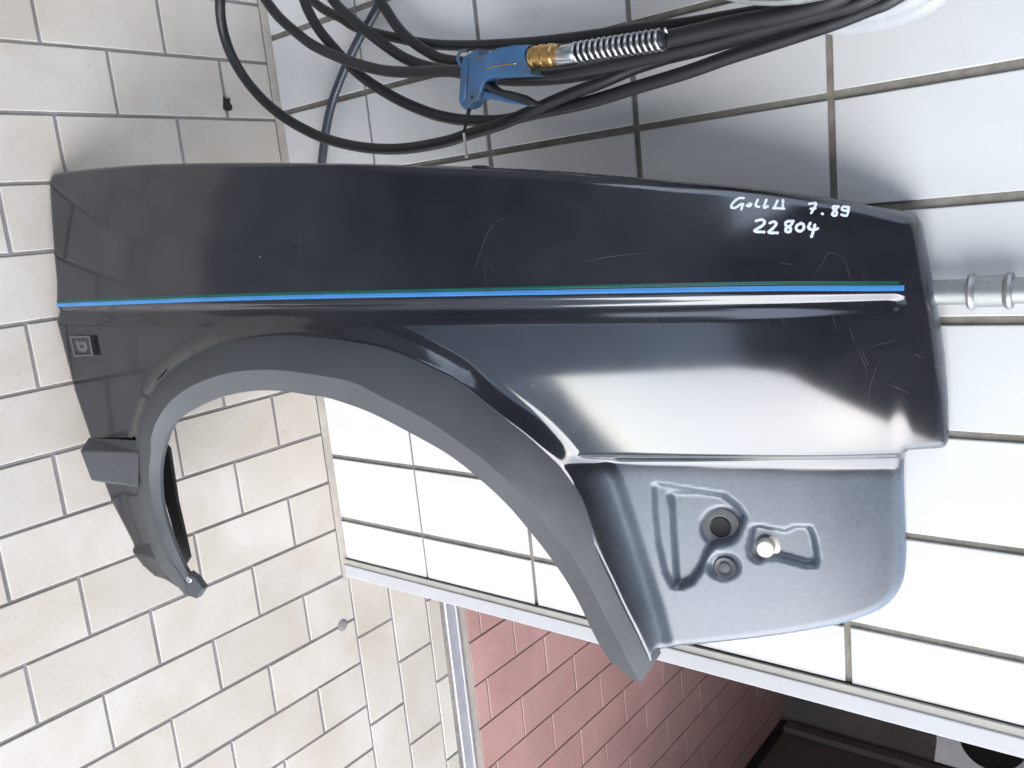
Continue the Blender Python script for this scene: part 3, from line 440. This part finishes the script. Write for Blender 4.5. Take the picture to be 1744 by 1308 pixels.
# ------------------------------------------------------------------ room beyond the doorway
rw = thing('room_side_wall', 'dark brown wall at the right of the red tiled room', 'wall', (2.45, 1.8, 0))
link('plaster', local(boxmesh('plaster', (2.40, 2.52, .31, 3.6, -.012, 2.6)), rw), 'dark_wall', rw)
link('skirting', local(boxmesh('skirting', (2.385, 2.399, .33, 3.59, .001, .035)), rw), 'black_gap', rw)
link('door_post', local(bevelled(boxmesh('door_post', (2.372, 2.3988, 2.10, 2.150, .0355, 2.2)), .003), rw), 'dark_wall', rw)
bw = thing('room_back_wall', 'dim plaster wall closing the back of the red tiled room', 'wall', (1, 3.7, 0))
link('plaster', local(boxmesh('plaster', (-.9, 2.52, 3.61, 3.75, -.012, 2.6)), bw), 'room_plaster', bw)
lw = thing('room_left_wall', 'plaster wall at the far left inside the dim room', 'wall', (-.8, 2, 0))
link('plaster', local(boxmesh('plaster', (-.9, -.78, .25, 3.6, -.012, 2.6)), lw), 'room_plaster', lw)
cb = thing('steel_cabinet', 'bright steel sheet cabinet with round black opening in dark room', 'cabinet', (2.27, 2.2, .5))
def cabprism(name, grow, z0, z1):
    q = [(1.997 - grow, 2.392), (2.385, 2.168), (2.385, 2.95), (1.997 - grow, 2.95)]
    v = [(x, y, z0) for x, y in q] + [(x, y, z1) for x, y in q]
    return pmesh(name, v, [(3, 2, 1, 0), (4, 5, 6, 7)] + [(i, (i + 1) % 4, 4 + (i + 1) % 4, 4 + i) for i in range(4)])
link('casing', local(bevelled(cabprism('casing', 0, .6005, 1.25), .006, 2), cb), 'steel_sheet', cb)
link('plinth', local(cabprism('plinth', -.01, .001, .600), cb), 'dark_wall', cb)
link('porthole', local(lathe('porthole', (2.3 - .05 * .866 - .0005, 2.217 + .05 * .5 - .0009, .795), (-.5, -.866, 0), [(0, .116), (.012, .116), (.016, .108), (.010, .098), (.006, .05)], 36), cb), 'black_gap', cb)

CANX0, CANX1 = -1.05, 1.9
# ------------------------------------------------------------------ unseen canopy and walls, added to shape light and reflections
cn = thing('added_canopy_roof', 'unseen boarded canopy roof added to shade the tiled yard', 'roof', (0, -2, 2.65))  # added out of view: shades the wall, reflects dark in the nose
for k in range(15):
    y = .24 - k * .30
    link('board', local(boxmesh('board', (CANX0, CANX1, y - .296, y, 2.62, 2.66)), cn), 'added_roof_wood', cn)
for x in np.arange(-.9, CANX1 - .8, .9):
    link('beam', local(boxmesh('beam', (x, x + .09, -3.95, .23, 2.50, 2.6185)), cn), 'added_roof_wood', cn)
sd = thing('added_side_wall', 'unseen dark wall added along the left for the paint to reflect', 'wall', (-1.9, -2, 0))  # added out of view: dark reflection for the upper panel
link('render', local(boxmesh('render', (-1.95, -1.76, -3.96, .24, -.011, 1.5)), sd), 'added_wall_render', sd)
bk = thing('added_back_wall', 'unseen dark wall added opposite the tiled wall for the paint to reflect', 'wall', (-.8, -4.1, 0))  # added out of view: keeps bright horizon out of the upper panel
link('render', local(boxmesh('render', (-1.95, .25, -4.2, -3.97, -.011, 2.615)), bk), 'added_wall_render', bk)
nb = thing('added_house', 'unseen plain house wall added across the yard for the paint to reflect', 'house', (1.4, -6.4, 0))  # added out of view: blue-grey reflection on the flank
link('wall', local(boxmesh('wall', (.26, 2.75, -6.7, -6.3, -.02, 3.5)), nb), 'added_house_render', nb)
link('roof', local(boxmesh('roof', (.20, 2.85, -6.8, -6.2, 3.503, 3.62)), nb), 'added_roof_wood', nb)
gw = thing('added_garden_wall', 'unseen low wall added far across the yard for the paint to reflect', 'wall', (8, -8, 0))  # added out of view: hides the yellow horizon in the reflection
me = boxmesh('masonry', (-.11, .11, -9, 9, -.02, 1.55)); gwo = link('masonry', me, 'added_house_render', gw); gw.rotation_euler = (0, 0, math.radians(-45))
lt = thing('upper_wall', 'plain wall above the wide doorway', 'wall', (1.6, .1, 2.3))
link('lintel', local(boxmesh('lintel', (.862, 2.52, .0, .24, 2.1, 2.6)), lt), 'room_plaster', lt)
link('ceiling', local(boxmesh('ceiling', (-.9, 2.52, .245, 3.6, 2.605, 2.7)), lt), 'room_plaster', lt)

# ------------------------------------------------------------------ the fender
FO, FU, FV, FN = (np.array(FRAME[k]) for k in ('O', 'eu', 'ev', 'n'))
D = SHEET
def W3(u, v, w): return FO + np.multiply.outer(np.asarray(u), FU) + np.multiply.outer(np.asarray(v), FV) + np.multiply.outer(np.asarray(w), FN)
def hgt(u, v, edge=True): return wsurf(np.atleast_1d(u), np.atleast_1d(v), D, edge)
def onsheet(u, v, lift=0., edge=False):
    w = float(hgt(u, v, edge)[0]) + lift; return FO + u * FU + v * FV + w * FN
fd = thing('car_fender', 'glossy black car front wing with blue pinstripe and white handwriting leaning on white wall', 'car fender', tuple(FO))
def flocal(me): return local(me, fd)
def sheet_mesh(step=.0032):
    P = np.array(D['outline']); u0, v0 = P.min(0) - step * 2; u1, v1 = P.max(0) + step * 2
    us = np.arange(u0, u1, step); vs = np.arange(v0, v1, step); U, V = np.meshgrid(us, vs, indexing='ij')
    sd = psdf(U, V, P); sd = np.where(np.abs(sd) < 2e-5, 2e-5, sd); ins = sd < 0
    nu, nv = U.shape
    pts, idx, cut = [], {}, {}
    def gv(i, j):
        k = (i, j)
        if k not in idx: idx[k] = len(pts); pts.append((U[i, j], V[i, j]))
        return idx[k]
    def ev_(a, b2):
        k = (a, b2) if a < b2 else (b2, a)
        if k not in cut:
            s, e = sd[k[0]], sd[k[1]]; tt = s / (s - e)
            cut[k] = len(pts); pts.append((U[k[0]] + tt * (U[k[1]] - U[k[0]]), V[k[0]] + tt * (V[k[1]] - V[k[0]])))
        return cut[k]
    faces = []
    cnt = ins[:-1, :-1].astype(int) + ins[1:, :-1] + ins[:-1, 1:] + ins[1:, 1:]
    for i, j in zip(*np.nonzero(cnt)):
        c4 = [(i, j), (i + 1, j), (i + 1, j + 1), (i, j + 1)]
        if cnt[i, j] == 4: faces.append(tuple(gv(*q) for q in c4)); continue
        poly = []
        for a, b2 in zip(c4, c4[1:] + c4[:1]):
            if ins[a]: poly.append(gv(*a))
            if ins[a] != ins[b2]: poly.append(ev_(a, b2))
        if len(poly) > 2: faces.append(tuple(poly))
    pts = np.array(pts)
    w = wsurf(pts[:, 0], pts[:, 1], D)
    co = W3(pts[:, 0], pts[:, 1], w)
    # folded flange along the free border
    ec = {}
    for fc in faces:
        for a, b2 in zip(fc, fc[1:] + fc[:1]): ec[(a, b2)] = 1
    archy = (pdist(pts[:, 0], pts[:, 1], D['outer']) < .035) & (pts[:, 0] < .86)
    border = [(a, b2) for a, b2 in ec if (b2, a) not in ec]
    co = list(map(tuple, co)); dn = {}
    for a, b2 in border:
        q = []
        for k in (a, b2):
            if k not in dn:
                uu = pts[k, 0]; dep = .007 + (.021 * float(sstep(uu, .02, .15)) if not archy[k] else 0.)
                dep = min(dep, max(.002, (-.006 - co[k][1]) / .94)); dn[k] = len(co)
                co.append(tuple(np.array(co[k]) - FN * dep))
            q.append(dn[k])
        faces.append((b2, a, q[0], q[1]))
    me = bpy.data.meshes.new('body_panel'); me.from_pydata(co, [], faces); me.update(); me.shade_smooth()
    dust_sheen = np.zeros(len(co), np.float32); n0 = len(pts)
    r = psdf(pts[:, 0], pts[:, 1], D['recess']); dust_sheen[:n0] = .58 * (1 - sstep(r, -.004, .034)) * sstep(pts[:, 1] - line_v(pts[:, 0], D['rline']), .010, .04)  # recess: dust together with the painted sky sheen
    dust_sheen[:n0] += .03 * (1 - sstep(pts[:, 0], .15, .6)) * (1 - sstep(pts[:, 1] - line_v(pts[:, 0], D['swage']), -.01, .0))
    eg = -psdf(pts[:, 0], pts[:, 1], D['outline']); dust_sheen[:n0] += .45 * (1 - sstep(eg, 0, .016)) * sstep(pts[:, 0], .95, 1.1) * (1 - sstep(r, -.02, .0) * 0)
    dust_sheen[n0:] = .45
    dust_sheen = np.clip(dust_sheen, 0, .95)
    at = me.attributes.new('dust_sheen', 'FLOAT', 'POINT'); at.data.foreach_set('value', dust_sheen)
    return me
body = link('body_panel', flocal(sheet_mesh()), 'black_paint', fd)
# make sure the outside faces the viewer
if sum(pp.normal.dot(Vector(FN)) for pp in list(body.data.polygons)[:4000:50]) < 0: body.data.flip_normals()
# wheel-arch trim: outer face, ridge, chamfer, return lip
A3 = [np.array(PT[k]) for k in ('fl_outer', 'fl_ridge', 'fl_inner')]
rows = []
O3, R3, I3 = A3
k1 = O3 * .90 + R3 * .10; k1[:, 2] = O3[:, 2] + (R3[:, 2] - O3[:, 2]) * .20
k2 = O3 * .55 + R3 * .45; k2[:, 2] = O3[:, 2] + (R3[:, 2] - O3[:, 2]) * .56
k3 = O3 * .06 + R3 * .94; k3[:, 2] = R3[:, 2] * 1 - .0006
k4 = R3 * .92 + I3 * .08; k4[:, 2] = R3[:, 2] - .0014
outd = I3[:, :2] - R3[:, :2]; outd /= np.linalg.norm(outd, axis=1)[:, None] + 1e-9
k5 = I3.copy(); k5[:, :2] = I3[:, :2] - outd * .0015; k5[:, 2] = I3[:, 2] + .0015
k6 = I3.copy(); k6[:, 2] = I3[:, 2] - .004
k7 = I3.copy(); k7[:, :2] -= outd * .012; k7[:, 2] = I3[:, 2] - .010
secs = [O3, k1, k2, k3, R3, k4, k5, k6, k7]
n = len(O3); v = []
for s in secs: v += [tuple(q) for q in W3(s[:, 0], s[:, 1], s[:, 2])]
f = [(a * n + i, a * n + i + 1, (a + 1) * n + i + 1, (a + 1) * n + i) for a in range(len(secs) - 1) for i in range(n - 1)]
f += [tuple(a * n for a in range(len(secs))), tuple(a * n + n - 1 for a in range(len(secs)))]
me = pmesh('wheel_arch_trim', v, f, True); me.set_sharp_from_angle(angle=math.radians(28))
arch = link('wheel_arch_trim', flocal(me), 'arch_plastic', fd)
def prism(name, q, depth, bev=0.0, centre=None, seg=2):
    """q: front outline in sheet coords (u, v, w); goes back by depth along -n"""
    q = np.array(q); fr = W3(q[:, 0], q[:, 1], q[:, 2]); bk = fr - FN * depth
    m_ = len(q); v = [tuple(x) for x in fr] + [tuple(x) for x in bk]
    f = [tuple(range(m_)), tuple(range(m_, 2 * m_))[::-1]] + [(i, m_ + i, m_ + (i + 1) % m_, (i + 1) % m_) for i in range(m_)]
    me = pmesh(name, v, f)
    return bevelled(me, bev, seg) if bev else me
tipo = link('end_tab', flocal(prism('end_tab', PT['tip'], .012, .0015)), 'arch_plastic', arch)
sc_ = np.array(PT['tipscrew']); p3 = W3(sc_[0], sc_[1], sc_[2] - .004)
link('screw', flocal(lathe('screw', p3, FN, [(0, .0052), (.0022, .005), (.003, .0035), (.0024, .001)], 14)), 'steel', arch)
# side rub strip
q = np.array(PT['strip_b'] + PT['strip_f']); v = [tuple(x) for x in W3(q[:, 0], q[:, 1], q[:, 2])]
me = bevelled(pmesh('rub_strip', v, [(3, 2, 1, 0), (4, 5, 6, 7), (0, 1, 5, 4), (1, 2, 6, 5), (2, 3, 7, 6), (3, 0, 4, 7)]), .0025, 2)
link('rub_strip', flocal(me), 'arch_plastic', fd)
link('inner_liner', flocal(prism('inner_liner', PT['liner'], .006)), 'dark_underseal', fd)
link('mounting_tab', flocal(prism('mounting_tab', PT['tab'], .012, .002)), 'black_paint', fd)
# badge
bq = np.array(PT['badge']); c0 = bq.mean(0)
bd = link('badge', flocal(prism('badge', bq, .006, .001)), 'badge_metal', fd)
v, f = [], []
for a, b2 in zip(range(4), (1, 2, 3, 0)):
    for s in (1.0, .84):
        for k in (a, b2): v.append(tuple(W3(*(c0 + (bq[k] - c0) * s + np.array([0, 0, .0012])))))
    k = len(v) - 4; f.append((k, k + 1, k + 3, k + 2))
me = pmesh('rim', v, f)
rim = link('rim', flocal(me), 'badge_rim', bd); sm = rim.modifiers.new('thick', 'SOLIDIFY'); sm.thickness = .0011
bu = (bq[2] + bq[1] - bq[0] - bq[3]) / 2; bv = (bq[3] + bq[2] - bq[0] - bq[1]) / 2
crest = [(-.26, -.28), (-.26, .02), (-.18, .2), (0, .32), (.18, .2), (.26, .02), (.26, -.28), (.14, -.2), (.06, -.3), (-.06, -.2), (-.14, -.3)]
link('emblem', flocal(prism('emblem', [c0 + bu * x + bv * y + np.array([0, 0, .0012]) for x, y in crest], .0014, .0003, seg=1)), 'badge_rim', bd)
link('emblem', flocal(prism('emblem', [c0 + bu * (.09 * math.cos(a)) + bv * (.02 + .09 * math.sin(a)) + np.array([0, 0, .002]) for a in np.linspace(0, 6.283, 10, endpoint=False)], .0012)), 'badge_metal', bd)
# pinstripes and handwriting lie on the paint
def ribbon(name, lines, width, lift, caps=True, sub=6):
    v, f = [], []
    for ln in lines:
        P = cr(np.array(ln), sub) if len(ln) > 1 else np.array(ln)
        T = np.gradient(P, axis=0); T /= np.linalg.norm(T, axis=1)[:, None] + 1e-12; N_ = np.stack([-T[:, 1], T[:, 0]], 1)
        wd = np.interp(np.linspace(0, 1, len(P)), np.linspace(0, 1, len(width)), width) if hasattr(width, '__len__') else np.full(len(P), width)
        if caps:
            wd = wd * (1 + .12 * np.sin(np.arange(len(P)) * 1.7))
        rows_ = []
        pre, post = [], []
        if caps:
            for k in (-1., -.7): pre.append((P[0] + T[0] * wd[0] / 2 * k, N_[0], wd[0] * math.sqrt(max(0, 1 - k * k)) + 1e-5))
            for k in (.7, 1.): post.append((P[-1] + T[-1] * wd[-1] / 2 * k, N_[-1], wd[-1] * math.sqrt(max(0, 1 - k * k)) + 1e-5))
        k0 = len(v)
        allp = pre + list(zip(P, N_, wd)) + post
        for pc, nn, w_ in allp:
            for s in (-1, -.5, 0, .5, 1):
                qq = pc + nn * w_ / 2 * s; v.append(tuple(onsheet(qq[0], qq[1], lift * (1 - .55 * s * s))))
        for i in range(len(allp) - 1):
            for j in range(4): a = k0 + i * 5 + j; f.append((a, a + 1, a + 6, a + 5))
        lift += .00003
    me = bpy.data.meshes.new(name); me.from_pydata(v, [], f); me.update()
    if sum(pp.normal.dot(Vector(FN)) for pp in me.polygons) < 0: me.flip_normals()
    me.shade_smooth(); return me
def dens(L_, n_=60):
    P = np.array(L_); tt = np.linspace(0, 1, len(P)); T2 = np.linspace(0, 1, n_); return np.stack([np.interp(T2, tt, P[:, 0]), np.interp(T2, tt, P[:, 1])], 1)
def smoothline(L_): return cr(np.array(L_), 40)
o = link('pinstripe', flocal(ribbon('pinstripe', [smoothline(PT['green'])], (.0034, .0036), .0006, False, 1)), 'pinstripe_green', fd); o['label'] = 'thin dark green pinstripe'
o = link('pinstripe', flocal(ribbon('pinstripe', [smoothline(PT['blue'])], (.0052, .0060), .0006, False, 1)), 'pinstripe_blue', fd); o['label'] = 'bright blue pinstripe'
for k in ('line1', 'line2'):
    for st in PT[k]:
        link('pen_stroke', flocal(ribbon('pen_stroke', [st], .0027 if k == 'line1' else .0031, .0006)), 'marker_white', fd)
for ln in PT['scratches']:
    link('scratch', flocal(ribbon('scratch', [ln], (.00015, .0005, .00015), .00025, False, 5)), 'scratch_grey', fd)
# hardware in the bumper corner
def at(k, lift=0.): q = PT[k]; return FO + q[0] * FU + q[1] * FV + (q[2] + lift) * FN
g_ = link('grommet', flocal(lathe('grommet', at('grommet', -.004), FN, [(0, .0262), (.006, .0262), (.0085, .024), (.009, .0175), (.0085, .0135), (.004, .0125)], 32)), 'washer_plastic', fd)
link('hole', flocal(lathe('hole', at('grommet', -.002), FN, [(0, .0120), (.0066, .0120), (.0055, .010), (.0052, .004)], 28)), 'black_gap', g_)
s_ = link('screw_plug', flocal(lathe('screw_plug', at('screw', -.004), FN, [(0, .0155), (.005, .0150), (.0075, .0130), (.007, .0105), (.0055, .0090), (.0052, .0070), (.0072, .0062), (.0076, .0020)], 28)), 'washer_plastic', fd)
b_ = link('bolt', flocal(lathe('bolt', at('bolt', -.004), FN, [(0, .0175), (.003, .0175), (.004, .0150), (.0042, .0118), (.014, .0115), (.0165, .0095), (.017, .003)], 20)), 'bolt_zinc', fd)

# ------------------------------------------------------------------ compressed-air hose, its gun and the reel
hs = thing('air_hose', 'black rubber air hose hanging in loose loops on the white tiled wall', 'hose', tuple(PT['h1'][0]))
for k, r in (('h1', .0079), ('h2', .0080), ('h3', .0080), ('h4', .0080), ('h5', .0080), ('h6', .0076), ('h8', .0098)):
    link('loop', local(tubemesh('loop', PT[k], r, 14, 8), hs), 'rubber', hs)
h7 = tag(link('thin_hose', tubemesh('thin_hose', PT['h7'], .0075, 12, 8), 'steel_hose'), 'slim grey-blue hose running straight behind the black hose loops', 'hose')
cl_ = thing('clear_hose', 'coil of translucent whitish tubing at the top right corner', 'hose', tuple(PT['clear1'][0]))
for k in ('clear1', 'clear2'): link('coil', local(tubemesh('coil', PT[k], .0125, 16, 8), cl_), 'clear_hose', cl_)
gn = thing('air_gun', 'scuffed blue air blow gun with brass coupling hanging on the hose', 'air gun', tuple(PT['g_body'][0]))
def glocal(me): return local(me, gn)
def wprism(name, pts, y0, y1, bev=0, seg=2, smooth=True):
    q = np.array(pts); v = [(x, y0, z) for x, _, z in q] + [(x, y1, z) for x, _, z in q]; m_ = len(q)
    f = [tuple(range(m_)), tuple(range(m_, 2 * m_))[::-1]] + [(i, (i + 1) % m_, m_ + (i + 1) % m_, m_ + i) for i in range(m_)]
    me = pmesh(name, v, f)
    if bev:
        bm = bmesh.new(); bm.from_mesh(me)
        ed = [e for e in bm.edges if abs(e.verts[0].co.y - e.verts[1].co.y) < 1e-6]
        bmesh.ops.bevel(bm, geom=ed, offset=bev, segments=seg, profile=.5, affect='EDGES', clamp_overlap=True)
        bm.to_mesh(me); bm.free()
        if smooth: me.shade_smooth(); me.set_sharp_from_angle(angle=math.radians(50))
    return me
yg = PT['g_body'][0][1]
link('body', glocal(wprism('body', PT['g_body'], yg - .011, yg + .013, .0042, 3)), 'blue_enamel', gn)
link('side_plate', glocal(wprism('side_plate', PT['g_plate'], yg - .0135, yg - .0108, .001, 1)), 'blue_enamel', gn)
link('hook', glocal(tubemesh('hook', PT['g_eye'], .0022, 10, 6)), 'blue_enamel', gn)
lv = link('lever', glocal(wprism('lever', PT['g_lever_b'], yg - .009, yg + .010, .002, 2)), 'rubber', gn)
link('lever_spine', glocal(wprism('lever_spine', PT['g_lever_s'], yg - .0082, yg + .009, .0015, 1)), 'blue_enamel', lv)
gr_ = [tuple(np.array(q) + (0, -.0112, 0)) for q in PT['g_groove']]
link('seam', glocal(tubemesh('seam', gr_, .0008, 6, 6)), 'brass', gn)
q0 = np.array(PT['g_screwhole'][0]); link('screw_hole', glocal(lathe('screw_hole', q0 + (0, -.0105, 0), (0, -1, 0), [(0, .0022), (.0012, .0022), (.0006, .001)], 12)), 'black_gap', gn)
nz = link('nozzle', glocal(tubemesh('nozzle', PT['g_nozzle'], (.0030, .0021, .0019), 10, 4)), 'dark_underseal', gn)
link('tip', glocal(tubemesh('tip', PT['g_tip'], (.0019, .0022), 10, 4)), 'bolt_zinc', nz)
a, b2 = np.array(PT['g_brass'][0]), np.array(PT['g_brass'][1]); Lb = np.linalg.norm(b2 - a)
pf = [(0, .010), (.05, .0135), (.12, .0135), (.15, .0118), (.30, .0118), (.33, .0138), (.46, .0138), (.49, .0122), (.60, .0122), (.63, .0136), (.78, .0136), (.82, .0120), (1, .0120)]
link('coupling', glocal(lathe('coupling', a, b2 - a, [(d * Lb, r) for d, r in pf], 18)), 'brass', gn)
a, b2 = np.array(PT['g_fer'][0]), np.array(PT['g_fer'][1]); Lb = np.linalg.norm(b2 - a)
link('ferrule', glocal(lathe('ferrule', a, b2 - a, [(-.004, .0100), (0, .0112), (Lb * .95, .0112), (Lb, .0105)], 20)), 'steel', gn)
S0, S1, S2 = (np.array(q) for q in PT['g_spring']); NT = 15
hel = []
for i in range(NT * 10 + 1):
    tt = i / (NT * 10); c_ = S0 * (1 - tt) + S2 * tt + np.sin(math.pi * tt) * (S1 - (S0 + S2) / 2)
    ax = (S2 - S0) / np.linalg.norm(S2 - S0); e1 = np.cross(ax, (0, 1, 0)); e1 /= np.linalg.norm(e1); e2 = np.cross(ax, e1); an = 2 * math.pi * i / 10
    hel.append(c_ + .0108 * (math.cos(an) * e1 + math.sin(an) * e2))
link('spring', glocal(tubemesh('spring', hel, .0021, 8, 1)), 'steel', gn)
link('hose_end', glocal(tubemesh('hose_end', [S0, S1, S2], .0088, 12, 4)), 'rubber', gn)
# reel flange above the frame's edge
q = np.array(PT['reel'])[:, [0, 2]]; A_ = np.array([[2 * (q[1] - q[0])[0], 2 * (q[1] - q[0])[1]], [2 * (q[2] - q[0])[0], 2 * (q[2] - q[0])[1]]])
rc = np.linalg.solve(A_, [q[1] @ q[1] - q[0] @ q[0], q[2] @ q[2] - q[0] @ q[0]]); rr = float(np.linalg.norm(q[0] - rc))
rl = thing('hose_reel', 'round metal hose holder flange at the top edge', 'hose holder', (rc[0], 0, rc[1]))
link('flange', local(lathe('flange', (rc[0], -.178, rc[1]), (0, -1, 0), [(0, rr - .004), (.003, rr), (.012, rr), (.014, rr - .003), (.012, rr - .008), (.011, .05)], 64), rl), 'galvanised', rl)
link('drum', local(lathe('drum', (rc[0], -.004, rc[1]), (0, -1, 0), [(0, rr * .55), (.174, rr * .55)], 48), rl), 'galvanised', rl)

# ------------------------------------------------------------------ pipe on the wall
pp_ = PT['pipe']; px, py = float(np.mean([q[0] for q in pp_])), -.030
pi_ = thing('wall_pipe', 'galvanised pipe with ribbed socket running up the tiled wall', 'pipe', (px, py, 0))
link('tube', local(lathe('tube', (px, py, .02), (0, 0, 1), [(0, .0138), (2.4, .0138)], 28), pi_), 'galvanised', pi_)
za, zb = pp_[1][2], pp_[2][2]
link('socket', local(lathe('socket', (px, py, za - .004), (0, 0, 1), [(0, .0140), (.001, .0185), (.004, .0200), (.007, .0188), (.009, .0168), (zb - za, .0168), (zb - za + .002, .0188), (zb - za + .005, .0200), (zb - za + .008, .0185), (zb - za + .009, .0140)], 32), pi_), 'galvanised', pi_)
for z in (.35, 1.75): link('clip', local(boxmesh('clip', (px - .02, px + .02, -.0162, -.0036, z, z + .02)), pi_), 'galvanised', pi_)
# ------------------------------------------------------------------ small litter on the floor
sx, sy, _ = PT['speck']
v = [(sx - .012, sy - .006, .0008), (sx + .008, sy - .010, .0012), (sx + .012, sy - .004, .002), (sx - .002, sy - .001, .0035), (sx + .010, sy + .006, .001), (sx + .004, sy + .009, .002), (sx - .004, sy + .004, .0028), (sx - .011, sy + .008, .0009), (sx - .009, sy + .001, .002)]
me = pmesh('dirt_scrap', v, [(0, 1, 3, 8), (1, 2, 3), (3, 2, 4), (3, 4, 5, 6), (8, 3, 6, 7)])
o = tag(link('dirt_scrap', me, 'dark_underseal'), 'small black crumpled scrap lying on the cream floor tile joint', 'scrap'); sm = o.modifiers.new('thick', 'SOLIDIFY'); sm.thickness = .0012
